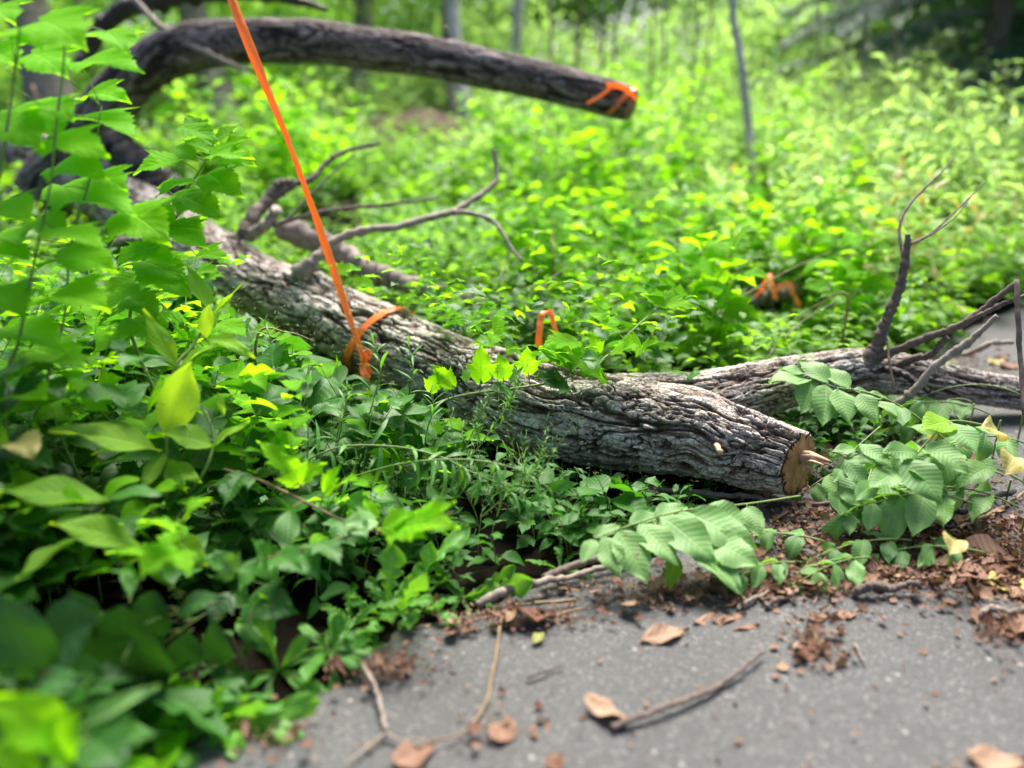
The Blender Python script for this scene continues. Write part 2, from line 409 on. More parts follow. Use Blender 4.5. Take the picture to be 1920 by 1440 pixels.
def tape_mat():
    m, n, l, p = new_mat('fluorescent_tape')
    p.inputs['Base Color'].default_value = (1.0, .29, .07, 1); p.inputs['Roughness'].default_value = .28
    tr = n.new('ShaderNodeBsdfTranslucent'); tr.inputs['Color'].default_value = (1.0, .42, .10, 1)
    mx = n.new('ShaderNodeMixShader'); mx.inputs[0].default_value = .45
    l.new(bump_n(n, l, noise_n(n, l, coords(n), 60, 3).outputs[0], .3, .003), p.inputs['Normal'])
    l.new(p.outputs[0], mx.inputs[1]); l.new(tr.outputs[0], mx.inputs[2]); l.new(mx.outputs[0], n['Material Output'].inputs[0])
    return m
M['tape'] = tape_mat()
def cut_mat():
    m, n, l, p = new_mat('sawn_wood'); tc = coords(n)
    no = noise_n(n, l, tc, 40, 5); r = ramp(n, [(.2, (.16, .075, .03)), (.55, (.36, .19, .085)), (.85, (.55, .36, .2))]); l.new(no.outputs[0], r.inputs[0])
    at = n.new('ShaderNodeAttribute'); at.attribute_name = 'ring'
    rr = math_n(n, l, 'SINE', math_n(n, l, 'ADD', math_n(n, l, 'MULTIPLY', at.outputs['Fac'], 95), math_n(n, l, 'MULTIPLY', no.outputs[0], 9)))
    col = mixc(n, l, .5, r.outputs[0], mixc(n, l, math_n(n, l, 'MULTIPLY_ADD', rr, .5, .5), (.55, .48, .42), (1.25, 1.25, 1.25)), 'MULTIPLY')
    rim = ramp(n, [(.86, (1, 1, 1)), (.93, (1.0, .9, .75)), (.985, (.22, .13, .09))]); l.new(at.outputs['Fac'], rim.inputs[0])
    col = mixc(n, l, 1.0, col, rim.outputs[0], 'MULTIPLY')
    l.new(col, p.inputs['Base Color']); p.inputs['Roughness'].default_value = .75
    l.new(bump_n(n, l, noise_n(n, l, tc, 200, 3).outputs[0], .5, .002), p.inputs['Normal'])
    return m
M['cut'] = cut_mat()
M['splinter'] = plain_mat('split_wood', (.30, .17, .09), (.58, .42, .28), 60, .7, .6, .002)

# ------------------------------------------------------------------ ground, bank, path
def ground_z(x, y):
    x, y = np.asarray(x, float), np.asarray(y, float)
    z = np.interp(y, [-3, 2.6, 4, 6, 8, 10, 15, 25, 60, 200], [0, 0, .06, .2, .42, .7, 1.15, 2.0, 4, 8])
    left = sstep(.2, -1.6, x) * sstep(1.6, 3.2, y) * .10
    return z + left
PATH_L = np.array([(-1.6, -4.), (-.95, -1.0), (-.68, .5), G(330, 1440)[:2], G(560, 1310)[:2], G(720, 1215)[:2], G(900, 1140)[:2], G(1090, 1085)[:2], G(1300, 1010)[:2], G(1500, 880)[:2], G(1640, 765)[:2], G(1760, 665)[:2], G(1925, 588)[:2], G(2150, 520)[:2], (5.2, 7.0), (9.0, 10.5)])
PATH_R = np.array([(12, 9.0), (7.0, 5.0), (4.6, 2.9), (3.5, 1.4), (3.0, 0.), (2.9, -4.)])
PATH = np.vstack([catmull(PATH_L, 90), catmull(PATH_R, 30)])
def in_path(x, y): return inpoly(np.asarray(x), np.asarray(y), PATH)
def edge_dist(x, y):
    e = PATH[:90]; d = np.full(np.shape(x), 9.0)
    for q in e: d = np.minimum(d, np.hypot(x - q[0], y - q[1]))
    return d
def ground_mat():
    m, n, l, p = new_mat('forest_soil'); tc = coords(n)
    n1 = noise_n(n, l, tc, 3, 8, .65); r = ramp(n, [(.3, (.004, .003, .002)), (.58, (.010, .0075, .005)), (.82, (.075, .052, .036))]); l.new(n1.outputs[0], r.inputs[0])  # soil kept near black, so the hollow's shade sits in its colour
    l.new(r.outputs[0], p.inputs['Base Color']); p.inputs['Roughness'].default_value = .95; p.inputs['Specular IOR Level'].default_value = .05
    l.new(bump_n(n, l, noise_n(n, l, tc, 30, 8, .7).outputs[0], .8, .03), p.inputs['Normal'])
    return m
def asphalt_mat():
    m, n, l, p = new_mat('asphalt'); tc = coords(n)
    v = n.new('ShaderNodeTexVoronoi'); v.inputs['Scale'].default_value = 190; l.new(tc, v.inputs['Vector'])
    v2 = n.new('ShaderNodeTexVoronoi'); v2.inputs['Scale'].default_value = 70; l.new(tc, v2.inputs['Vector'])
    big = noise_n(n, l, tc, 2.5, 5, .6); fine = noise_n(n, l, tc, 260, 3, .7)
    hs = n.new('ShaderNodeSeparateColor'); l.new(v.outputs['Color'], hs.inputs[0])
    r = ramp(n, [(0, (.052, .053, .052)), (.6, (.068, .069, .068)), (.88, (.082, .083, .082)), (1, (.14, .138, .133))]); l.new(hs.outputs[0], r.inputs[0])
    col = mixc(n, l, .5, r.outputs[0], mixc(n, l, fine.outputs[0], (.6, .6, .6), (1.4, 1.4, 1.4)), 'MULTIPLY')
    col = mixc(n, l, .8, col, mixc(n, l, big.outputs[0], (.6, .58, .57), (1.35, 1.33, 1.35)), 'MULTIPLY')
    hs2 = n.new('ShaderNodeSeparateColor'); l.new(v2.outputs['Color'], hs2.inputs[0])
    st = math_n(n, l, 'MULTIPLY', math_n(n, l, 'SUBTRACT', hs2.outputs[1], .955), 12, clamp=True)
    inn = math_n(n, l, 'MULTIPLY', math_n(n, l, 'SUBTRACT', .42, v2.outputs['Distance']), 8, clamp=True)
    col = mixc(n, l, math_n(n, l, 'MULTIPLY', st, inn), col, (.36, .33, .31))
    l.new(col, p.inputs['Base Color']); p.inputs['Roughness'].default_value = .78; p.inputs['Specular IOR Level'].default_value = .35
    h = math_n(n, l, 'ADD', math_n(n, l, 'MULTIPLY', v.outputs['Distance'], -1.0), math_n(n, l, 'MULTIPLY', fine.outputs[0], .6))
    l.new(bump_n(n, l, h, .6, .004), p.inputs['Normal'])
    return m
def build_ground():
    def axis(lo, hi, n): return np.linspace(lo, hi, n)
    xs = np.concatenate([np.linspace(-150, -8, 18)[:-1], np.linspace(-8, 8, 150), np.linspace(8, 150, 18)[1:]])
    ys = np.concatenate([np.linspace(-40, -2, 8)[:-1], np.linspace(-2, 12, 140), np.linspace(12, 200, 30)[1:]])
    X, Y = np.meshgrid(xs, ys); P = np.stack([X.ravel(), Y.ravel()], 1)
    z = ground_z(P[:, 0], P[:, 1])
    ed = edge_dist(P[:, 0], P[:, 1]); ip = in_path(P[:, 0], P[:, 1])
    nz = (fbm(np.stack([P[:, 0] * 2.2, P[:, 1] * 2.2, P[:, 0] * 0], 1), 4, 3) - .5) * .14
    z = z + np.where(ip, 0, nz * sstep(.05, .6, ed)) - np.where(ip, .03, 0)
    V = np.stack([P[:, 0], P[:, 1], z], 1)
    nx = len(xs); i = np.arange(len(ys) - 1)[:, None] * nx; j = np.arange(nx - 1)[None]
    F = np.stack([i + j, i + j + 1, i + nx + j + 1, i + nx + j], -1).reshape(-1, 4)
    tag(mk('ground', V, [F], ground_mat()), kind='structure')
    # the asphalt path: strips between its two edges, slightly crowned, ragged at the left edge, with a real edge thickness
    n = 160
    L = catmull(PATH_L, n); Rr = catmull(PATH_R[::-1], n)
    rg = np.random.RandomState(4)
    jit = (fbm(np.stack([L[:, 0] * 14, L[:, 1] * 14, L[:, 0] * 0], 1), 3, 9) - .5) * .09
    L = L + np.stack([jit, -jit * .3], 1)
    t = np.linspace(0, 1, 24) ** 1.5
    P = L[:, None, :] * (1 - t)[None, :, None] + Rr[:, None, :] * t[None, :, None]
    z = ground_z(P[..., 0], P[..., 1]) + .004 + .012 * np.minimum(1, t * 8)[None]
    V = np.concatenate([P, z[..., None]], -1)
    low = V[:, :1].copy(); low[..., 2] -= .05; V = np.concatenate([low, V], 1)
    m = V.shape[1]; V = V.reshape(-1, 3)
    i = np.arange(n - 1)[:, None] * m; j = np.arange(m - 1)[None]
    F = np.stack([i + j, i + j + 1, i + m + j + 1, i + m + j], -1).reshape(-1, 4)
    tag(mk('path', V, [F], asphalt_mat()), kind='structure')
build_ground()

# ------------------------------------------------------------------ the fallen log
def px_path(rows): return np.array([W(a, b, d) for a, b, d, *_ in rows]), np.array([r[3] for r in rows])
def bark_tube(P, R, n, sides, amp, scale, seed, bulge=None, stretch=.28, close_end=True, lump=.04):
    """a limb with real bark relief: plates split by furrows that run along it"""
    s_in = np.linspace(0, 1, len(R)); Q = catmull(P, n); Rr = np.interp(np.linspace(0, 1, n), s_in, R)
    kw = n // 44; Rr = np.convolve(np.pad(Rr, kw, mode='edge'), np.ones(2 * kw + 1) / (2 * kw + 1), 'valid')
    T, N, B = frames_along(Q)
    ln = np.concatenate([[0], np.cumsum(np.linalg.norm(np.diff(Q, axis=0), axis=1))])
    a = np.linspace(0, 2 * np.pi, sides, endpoint=False)
    A, S = np.meshgrid(a, ln); RR = np.repeat(Rr[:, None], sides, 1)
    cyl = np.stack([np.cos(A) * .13, np.sin(A) * .13, S], -1).reshape(-1, 3)
    lowf = fbm(cyl * np.array([9, 9, 5]), 3, seed) - .5
    wp = cyl + (np.stack([vnoise(cyl * 14, seed + 1), vnoise(cyl * 14, seed + 2), vnoise(cyl * 9, seed + 3)], 1) - .5) * np.array([.035, .035, .11])
    k = 1.0 / scale; st = np.array([1, 1, stretch])
    na_ = fbm(wp * k * st * .55, 3, seed + 10); nb_ = fbm(wp * k * st * np.array([1.2, 1.2, 1.7]) + 31, 3, seed + 20)
    fur = np.minimum(sstep(.0, .06, np.abs(na_ - .5)), .2 + .8 * sstep(.0, .045, np.abs(nb_ - .5)))
    g1, g2, cid = worley(wp * k * np.array([1, 1, stretch * 2.2]) * 1.1, seed + 30)
    fine = sstep(.0, .16, g2 - g1)
    fb = fbm(cyl * np.array([70, 70, 32]), 4, seed + 50); big_ = fbm(cyl * np.array([16, 16, 6]), 2, seed + 60)
    rel = np.clip(fur * (.58 + .5 * (big_ - .3)) * (.78 + .22 * fine) + .10 * (cid - .5) * fur + (fb - .5) * .42, 0, 1)
    disp = amp * (rel - .5) + lump * lowf * RR.ravel() * 2
    if bulge is not None: disp = disp + bulge(cyl, A.ravel(), S.ravel())
    nd = np.cos(A)[..., None] * N[:, None] + np.sin(A)[..., None] * B[:, None]
    V = (Q[:, None] + nd * (RR + disp.reshape(RR.shape))[..., None])
    V = V.reshape(-1, 3)
    i = np.arange(n - 1)[:, None] * sides; j = np.arange(sides)[None]; k = (j + 1) % sides
    F = np.stack([i + j, i + k, i + sides + k, i + sides + j], -1).reshape(-1, 4)
    return V, F, rel, cid, Q, T, N, B, Rr
TRUNK = [(30, 262, 5.5, .17), (150, 330, 4.75, .16), (260, 398, 4.15, .15), (380, 478, 3.6, .14), (480, 537, 3.25, .130), (600, 588, 3.0, .124), (720, 643, 2.78, .124), (860, 708, 2.58, .128), (1000, 762, 2.42, .134), (1150, 790, 2.32, .134), (1290, 810, 2.22, .122), (1400, 842, 2.15, .100), (1497, 870, 2.08, .080)]
LIMB = [(960, 752, 2.46, .110), (1080, 772, 2.41, .122), (1200, 772, 2.38, .112), (1300, 760, 2.39, .102), (1390, 741, 2.43, .088), (1480, 717, 2.5, .076), (1600, 696, 2.6, .070), (1660, 698, 2.62, .072), (1740, 712, 2.65, .058), (1850, 730, 2.68, .052), (2010, 752, 2.7, .047), (2200, 770, 2.8, .04)]
TP, TR = px_path(TRUNK); LP, LR = px_path(LIMB)
log = empty('fallen_log', (float(TP[8][0]), float(TP[8][1]), 0), 'thick furrowed grey log lying across the weeds, forked, with a sawn end by the path', 'log')
def knot(cyl, A, S):     # a swelling round the branch collar near the tape and a burl close to the sawn end
    return np.zeros(len(A))
def near_log(P, pts, rad):
    P = np.asarray(P); d = np.full(len(P), 9.0)
    for q, r in zip(pts, rad): d = np.minimum(d, np.linalg.norm(P - q, axis=1) - r)
    return d
V, F, rel, cid, tQ, tT, tN, tB, tR = bark_tube(TP, TR, 1500, 300, .027, .024, 100, stretch=.12)
# branch collar swelling, knot burl
for c, rad, h in ((W(575, 505, 2.98), .10, .035), (W(1338, 815, 2.1), .05, .022), (W(1290, 790, 2.14), .09, .012), (W(445, 478, 3.3), .08, .02)):
    d = np.linalg.norm(V - c, axis=1); ax = tQ[np.argmin(np.linalg.norm(tQ - c, axis=1))]
    nd = V - ax; nd /= np.linalg.norm(nd, axis=1)[:, None] + 1e-9
    V += nd * (h * np.exp(-(d / rad) ** 2) * (.7 + .6 * np.sin(d * 260) * .25))[:, None]
ns_ = 300
cc = V[-ns_:].mean(0); cd = np.array([0, 0, 1.0]) - cc; cd -= tT[-1] * (cd @ tT[-1]); cd /= np.linalg.norm(cd)
for k in range(24):          # the saw went through at a slant: the face looks a little towards the path
    sl = slice(len(V) - (k + 1) * ns_, len(V) - k * ns_); V[sl] -= tT[-1] * ((V[sl] - cc) @ cd)[:, None] * .26 * (1 - k / 24)
trunk = mk('trunk', V, [F], M['bark'], log, attrs={'relief': rel, 'plate': cid})
V2, F2, rel2, cid2, lQ, lT, lN, lB, lR = bark_tube(LP, LR, 900, 200, .020, .022, 300, stretch=.12)
mk('limb', V2, [F2], M['bark'], log, attrs={'relief': rel2, 'plate': cid2})
# sawn face: follows the bark's own end ring, a little hollow, tilted like the photograph's
end = V[-ns_:]; c = end.mean(0); ax = tT[-1]
rings = []
for f, push in ((1.0, .002), (.97, .003), (.8, .004), (.55, .005), (.3, .004), (.12, .006)): rings.append(c + (end - c) * f * .985 + ax * push)
CV = np.vstack(rings + [c[None] + ax * .005])
i = np.arange(5)[:, None] * ns_; j = np.arange(ns_)[None]; k = (j + 1) % ns_
CF = np.stack([i + j, i + k, i + ns_ + k, i + ns_ + j], -1).reshape(-1, 4)
CT = np.stack([5 * ns_ + np.arange(ns_), 5 * ns_ + (np.arange(ns_) + 1) % ns_, np.full(ns_, 6 * ns_)], 1)
rf = np.concatenate([np.full(ns_, f) for f in (1.0, .97, .8, .55, .3, .12)] + [[0.0]])
mk('cut_face', CV, [CF, CT], M['cut'], log, attrs={'ring': rf})
# split strips of wood torn out of the sawn face
tb = Tubes()
for (a, b, d0, d1, r0) in (((1506, 858), (1560, 866), 2.07, 2.0, .013), ((1506, 862), (1556, 872), 2.07, 2.0, .010), ((1507, 852), (1545, 860), 2.07, 2.02, .008), ((1510, 868), (1545, 872), 2.06, 1.98, .005), ((1508, 874), (1535, 893), 2.06, 2.02, .004)):
    p0, p1 = W(*a, d0), W(*b, d1); p0 = p0 - (p1 - p0) * .25
    md = (p0 + p1) / 2 + np.array([0, 0, .006])
    tb.add([p0, md, p1], [r0, r0 * .9, .0015], 5, 10)
tb.build('splinter', M['splinter'], log)
def branch(name, rows, mat, parent, sides=8, n=40, wob=.2, seed=1, cap=True):
    P, R = px_path(rows); rg = np.random.RandomState(seed)
    Q = catmull(P, n); Rr = np.interp(np.linspace(0, 1, n), np.linspace(0, 1, len(R)), R)
    Q[1:] += (rg.rand(n - 1, 3) - .5) * Rr[1:, None] * wob * 2
    Rr = Rr * (1 + (rg.rand(n) - .5) * .28)
    for k in rg.choice(n, max(1, n // 9)): Rr[k] *= 1.28
    t = Tubes(); t.add(Q, Rr, sides)
    return t, (t.build(name, mat, parent) if name else None)
def branch_tree(name, main, subs, mat, parent, seed=1, submat=None, subname='side_branch', sides=9):
    _, o = branch(name, main, mat, parent, sides, 60, seed=seed)
    for q, s in enumerate(subs): branch(subname, s, submat or mat, o, 7, 36, seed=seed + 7 + q)
    return o
branch_tree('branch', [(560, 525, 2.97, .040), (575, 503, 2.95, .032), (596, 482, 2.95, .021), (625, 452, 2.97, .0165), (680, 433, 3.0, .0155), (745, 425, 3.06, .0150), (800, 410, 3.12, .0145), (850, 396, 3.18, .014), (900, 366, 3.24, .0125), (928, 342, 3.28, .0105), (930, 315, 3.3, .009), (926, 282, 3.3, .011)],
    [[(848, 398, 3.18, .012), (880, 400, 3.16, .0105), (922, 413, 3.14, .009), (945, 442, 3.1, .008), (960, 468, 3.08, .007), (979, 488, 3.06, .005)]], M['palewood'], log, 3)
branch_tree('branch', [(215, 452, 3.7, .012), (262, 448, 3.62, .017), (330, 455, 3.5, .021), (410, 452, 3.4, .0225), (468, 438, 3.32, .024), (500, 420, 3.28, .024), (517, 392, 3.26, .022)],
    [[(512, 424, 3.26, .010), (560, 408, 3.3, .009), (620, 394, 3.35, .008), (720, 384, 3.42, .007), (822, 372, 3.5, .004)],
     [(530, 418, 3.27, .006), (552, 398, 3.29, .0055), (590, 358, 3.33, .005), (640, 310, 3.4, .004), (665, 290, 3.42, .003)]], M['palewood'], log, 21, M['twig'])
branch_tree('branch', [(455, 440, 3.3, .03), (478, 402, 3.36, .030), (510, 370, 3.42, .026), (545, 348, 3.46, .018), (585, 335, 3.5, .014), (612, 305, 3.55, .011), (650, 283, 3.6, .010), (714, 268, 3.66, .008)],
    [[(500, 375, 3.4, .018), (520, 345, 3.42, .017), (548, 340, 3.45, .012)]], M['twig'], log, 33)
branch('twig', [(190, 362, 4.2, .010), (240, 352, 4.15, .0095), (285, 340, 4.1, .009), (322, 322, 4.05, .006)], M['twig'], log, 6, 24, seed=41)
# dead sprays on the far limb
branch_tree('branch', [(1618, 690, 2.56, .032), (1640, 655, 2.54, .022), (1655, 620, 2.52, .0165), (1668, 585, 2.5, .0155), (1688, 535, 2.48, .0145), (1697, 490, 2.47, .0135), (1703, 440, 2.46, .008)],
    [[(1693, 482, 2.47, .005), (1687, 440, 2.5, .0048), (1692, 405, 2.53, .0046), (1715, 372, 2.57, .0043), (1745, 342, 2.62, .0038), (1766, 322, 2.66, .003), (1792, 292, 2.72, .002)],
     [(1700, 458, 2.46, .0055), (1728, 448, 2.48, .005), (1755, 430, 2.5, .004), (1800, 388, 2.55, .003), (1850, 340, 2.6, .002)],
     [(1700, 462, 2.46, .003), (1745, 440, 2.46, .003), (1790, 408, 2.5, .002), (1815, 378, 2.52, .0015)]], M['twig'], log, 51)
branch_tree('branch', [(1625, 668, 2.56, .02), (1660, 664, 2.52, .014), (1700, 648, 2.48, .0125), (1752, 628, 2.44, .012), (1800, 610, 2.4, .011), (1850, 575, 2.36, .010), (1906, 530, 2.3, .008)],
    [[(1810, 603, 2.39, .008), (1840, 590, 2.36, .008), (1880, 570, 2.32, .0075), (1935, 550, 2.28, .007), (1990, 520, 2.2, .006)],
     [(1745, 632, 2.45, .009), (1790, 615, 2.5, .009), (1832, 595, 2.52, .006)]], M['twig'], log, 61)
branch('branch', [(1672, 694, 2.57, .014), (1712, 672, 2.5, .0115), (1740, 668, 2.46, .011), (1760, 650, 2.44, .010), (1775, 632, 2.42, .0095)], M['twig'], log, 8, 30, seed=71)
branch('branch', [(1650, 690, 2.56, .012), (1690, 700, 2.5, .011), (1720, 718, 2.46, .010), (1742, 735, 2.42, .008)], M['darkwood'], log, 8, 30, seed=73)
branch('twig', [(1663, 640, 2.49, .003), (1668, 680, 2.46, .004), (1676, 730, 2.44, .003)], M['redstem'], log, 5, 18, seed=75)
branch('stub', [(1338, 822, 2.12, .012), (1345, 838, 2.05, .008), (1350, 848, 2.02, .006)], M['splinter'], log, 8, 10, seed=79)
branch('branch', [(1675, 760, 2.42, .012), (1700, 745, 2.4, .0125), (1722, 722, 2.38, .0125), (1750, 690, 2.36, .012), (1785, 662, 2.34, .0115), (1812, 645, 2.32, .011), (1840, 620, 2.3, .0095), (1870, 592, 2.28, .007)], M['palewood'], log, 9, 40, seed=77)

# ------------------------------------------------------------------ arched limb and other dead wood
ARCH = [(-40, 560, 5.0, .17), (60, 380, 4.8, .165), (165, 245, 4.6, .155), (250, 150, 4.45, .150), (330, 96, 4.3, .145), (420, 80, 4.2, .135), (520, 76, 4.1, .125), (640, 84, 4.0, .118), (800, 107, 3.95, .112), (950, 136, 3.9, .106), (1080, 168, 3.85, .10), (1150, 186, 3.82, .096), (1182, 195, 3.8, .085)]
ARCH = [(a, b, c, r * .86) for a, b, c, r in ARCH]
AP, AR = px_path(ARCH)
arch = empty('arched_limb', (float(AP[0][0]), float(AP[0][1]), .1), 'bare dark limb arching over the log, its sawn end tied with orange tape', 'limb')
V, F, rel, cid, aQ, aT, aN, aB, aR = bark_tube(AP, AR, 520, 110, .010, .045, 500, stretch=.2, lump=.10)
mk('limb', V, [F], M['archbark'], arch, attrs={'relief': rel, 'plate': cid})
end = V[-110:]; c = end.mean(0)
CV = np.vstack([end, c + (end - c) * .9 + aT[-1] * .015, c + (end - c) * .5 + aT[-1] * .024, (c + aT[-1] * .026)[None]])
i = np.arange(2)[:, None] * 110; j = np.arange(110)[None]; k = (j + 1) % 110
mk('cut_face', CV, [np.stack([i + j, i + k, i + 110 + k, i + 110 + j], -1).reshape(-1, 4), np.stack([220 + np.arange(110), 220 + (np.arange(110) + 1) % 110, np.full(110, 330)], 1)], M['cut'], arch)
branch('branch', [(215, -60, 4.3, .016), (268, 18, 4.25, .018), (320, 62, 4.2, .018), (380, 95, 4.1, .015), (430, 118, 4.02, .013), (470, 134, 3.98, .008)], M['palewood'], arch, 8, 40, seed=81)
branch('stub', [(605, 95, 3.95, .016), (612, 62, 3.9, .012), (608, 50, 3.9, .012)], M['twig'], arch, 7, 14, seed=83)
branch('stub', [(835, 100, 3.9, .02), (838, 68, 3.9, .016), (836, 52, 3.9, .014)], M['twig'], arch, 7, 14, seed=84)
t, _ = branch(None, [(150, 130, 4.9, .04), (185, 60, 4.9, .05), (250, 12, 4.8, .055), (380, -10, 4.6, .05), (500, -8, 4.4, .035), (560, 2, 4.3, .024), (612, 18, 4.25, .012)], M['twig'], None, 10, 70, seed=91)
tag(t.build('dead_branch', M['darkwood']), 'dark dead branch crossing the top edge above the arched limb', 'branch')
t, _ = branch(None, [(205, 262, 4.35, .075), (240, 292, 4.3, .092), (280, 325, 4.25, .088), (318, 356, 4.2, .06), (338, 376, 4.16, .025)], None, None, 14, 40, seed=93)
tag(t.build('broken_chunk', M['darkwood']), 'black broken chunk of wood behind the log under the left leaves', 'log')
pl, _ = branch(None, [(530, 432, 3.55, .05), (600, 455, 3.5, .05), (650, 486, 3.45, .047), (705, 512, 3.42, .043), (770, 535, 3.4, .036), (850, 556, 3.4, .032), (915, 572, 3.4, .028)], None, None, 16, 60, seed=95)
tag(pl.build('fallen_branch', M['palewood']), 'pale fallen branch lying just behind the furrowed log', 'branch')

# ------------------------------------------------------------------ orange flagging tape
def ribbon(P, wdir, width, n=60, cup=.12):
    Q = catmull(P, n); wd = np.asarray(wdir, float)
    if wd.ndim == 1: wd = np.repeat(wd[None], n, 0)
    else: wd = catmull(wd, n)
    wd = wd / np.linalg.norm(wd, axis=1)[:, None]
    T = np.gradient(Q, axis=0); T /= np.linalg.norm(T, axis=1)[:, None]
    wd = wd - T * np.sum(wd * T, 1)[:, None]; wd /= np.linalg.norm(wd, axis=1)[:, None]
    Nn = np.cross(T, wd)
    us = np.linspace(-.5, .5, 5); width = np.interp(np.linspace(0, 1, n), np.linspace(0, 1, np.size(width)), np.atleast_1d(width))
    V = Q[:, None] + wd[:, None] * (us[None, :, None] * width[:, None, None]) + Nn[:, None] * ((us ** 2)[None, :, None] * cup * width[:, None, None] * 4)
    cr = fbm(np.concatenate([V.reshape(-1, 3) * 55], 0), 3, 77).reshape(V.shape[:2]) - .5
    V = V + Nn[:, None] * (cr * .010)[..., None]
    V2 = V + Nn[:, None] * .0006
    n5 = n * 5; VV = np.vstack([V.reshape(-1, 3), V2.reshape(-1, 3)])
    i = np.arange(n - 1)[:, None] * 5; j = np.arange(4)[None]
    F = np.stack([i + j, i + j + 1, i + 6 + j, i + 5 + j], -1).reshape(-1, 4)
    return VV, [np.vstack([F, F[:, ::-1] + n5])]
def loop_round(axQ, axT, axN, axB, axR, t, width, slant, a0, a1, lift=.004, n=70, twist=0.0):
    i0 = int(t * (len(axQ) - 1)); P, wd = [], []
    for a in np.linspace(a0, a1, n):
        ii = int(np.clip(i0 + slant * math.cos(a) * 170, 0, len(axQ) - 1))
        nd = axN[ii] * math.cos(a) + axB[ii] * math.sin(a)
        P.append(axQ[ii] + nd * (axR[ii] + lift)); wd.append(axT[ii] + twist * np.cross(axT[ii], nd))
    return ribbon(np.array(P), np.array(wd), width, n, .0)
i_t = int(np.argmin(np.linalg.norm(tQ - W(712, 640, 2.78), axis=1)))
tape_o = empty('flagging_tape', (float(tQ[i_t][0]), float(tQ[i_t][1]), float(tQ[i_t][2] - tR[i_t])), 'long orange tape looped round the log and pulled taut up out of view', 'tape')
v, f = loop_round(tQ, tT, tN, tB, tR, i_t / 1499, .030, .12, 0, 2 * np.pi, .016)
mk('loop', v, f, M['tape'], tape_o)
v, f = ribbon([W(693, 702, 2.60), W(672, 640, 2.57), W(610, 465, 2.52), W(545, 285, 2.47), W(480, 120, 2.42), W(428, -25, 2.38), W(400, -110, 2.35)],
    np.array([(1, .1, .1), (1, .9, .15), (1, -.15, .2), (1, -.8, .2), (1, -.1, .2), (.9, .9, .2), (1, .2, .2)]), [.022, .018, .028, .024, .031, .027, .03], 120, .22)
mk('strand', v, f, M['tape'], tape_o)
v, f = ribbon([W(688, 655, 2.585), W(684, 668, 2.575), W(679, 682, 2.57), W(682, 700, 2.56), W(690, 712, 2.555)], np.array([(1, .2, .1), (.6, .9, .1), (1, -.3, .3)]), [.012, .02, .026], 24, .15); mk('tail', v, f, M['tape'], tape_o)
v, f = ribbon([W(682, 662, 2.58), W(689, 657, 2.57), W(695, 664, 2.567), W(690, 671, 2.57), W(683, 667, 2.572)], (.2, .3, 1), .010, 30, .2); mk('knot', v, f, M['tape'], tape_o)
tp = empty('flagging_tape', tuple(aQ[-30]), 'orange tape wrapped round the sawn tip of the arched limb', 'tape', 'short orange tapes')
v, f = loop_round(aQ, aT, aN, aB, aR, .955, .022, .16, 0, 2 * np.pi, .003); mk('loop', v, f, M['tape'], tp)
v, f = ribbon([W(1138, 162, 3.74), W(1158, 162, 3.70), W(1178, 172, 3.70), W(1192, 188, 3.70)], (0.2, .8, -.7), .035, 30, .1); mk('tail', v, f, M['tape'], tp)
v, f = ribbon([W(1150, 162, 3.70), W(1125, 180, 3.69), W(1100, 194, 3.70)], (.4, .1, .8), .012, 20, .1); mk('tail', v, f, M['tape'], tp)
v, f = ribbon([W(1010, 650, 2.62), W(1012, 618, 2.62), W(1017, 590, 2.63), W(1026, 583, 2.65), W(1034, 593, 2.66), W(1040, 618, 2.67), W(1042, 640, 2.68)], (1, .5, .1), [.022, .024, .02, .016, .018, .02, .018], 50, .05)
tag(mk('flagging_tape', v, f, M['tape']), 'small arch of orange tape tied to a stem just behind the log', 'tape', 'short orange tapes')
ST = [(1385, 580, 3.75, .02), (1430, 560, 3.7, .034), (1470, 549, 3.65, .036), (1500, 543, 3.62, .026)]
t, _ = branch(None, ST, None, None, 14, 30, seed=97); tag(t.build('short_log', M['trunk']), 'short dark log end with two orange tapes among the weeds behind the log', 'log')
v, f = ribbon([W(1418, 560, 3.7), W(1432, 535, 3.66), W(1441, 514, 3.62), W(1447, 535, 3.58), W(1454, 562, 3.56)], (1, .2, .1), .022, 40, .05)
tag(mk('flagging_tape', v, f, M['tape']), 'orange tape hanging in a peak over the short log behind the weeds, left of two', 'tape', 'short orange tapes')
v, f = ribbon([W(1452, 545, 3.58), W(1470, 534, 3.57), W(1481, 533, 3.56), W(1488, 552, 3.55), W(1500, 575, 3.54)], (.6, .2, .7), .02, 40, .05)
tag(mk('flagging_tape', v, f, M['tape']), 'orange tape trailing off the right end of the short log behind the weeds', 'tape', 'short orange tapes')
v, f = ribbon([W(1357, 645, 3.1), W(1362, 637, 3.1), W(1369, 630, 3.1)], (.6, .2, .5), .012, 12, .05)
tag(mk('flagging_tape', v, f, M['tape']), 'tiny scrap of orange tape in the leaves behind the log', 'tape', 'short orange tapes')
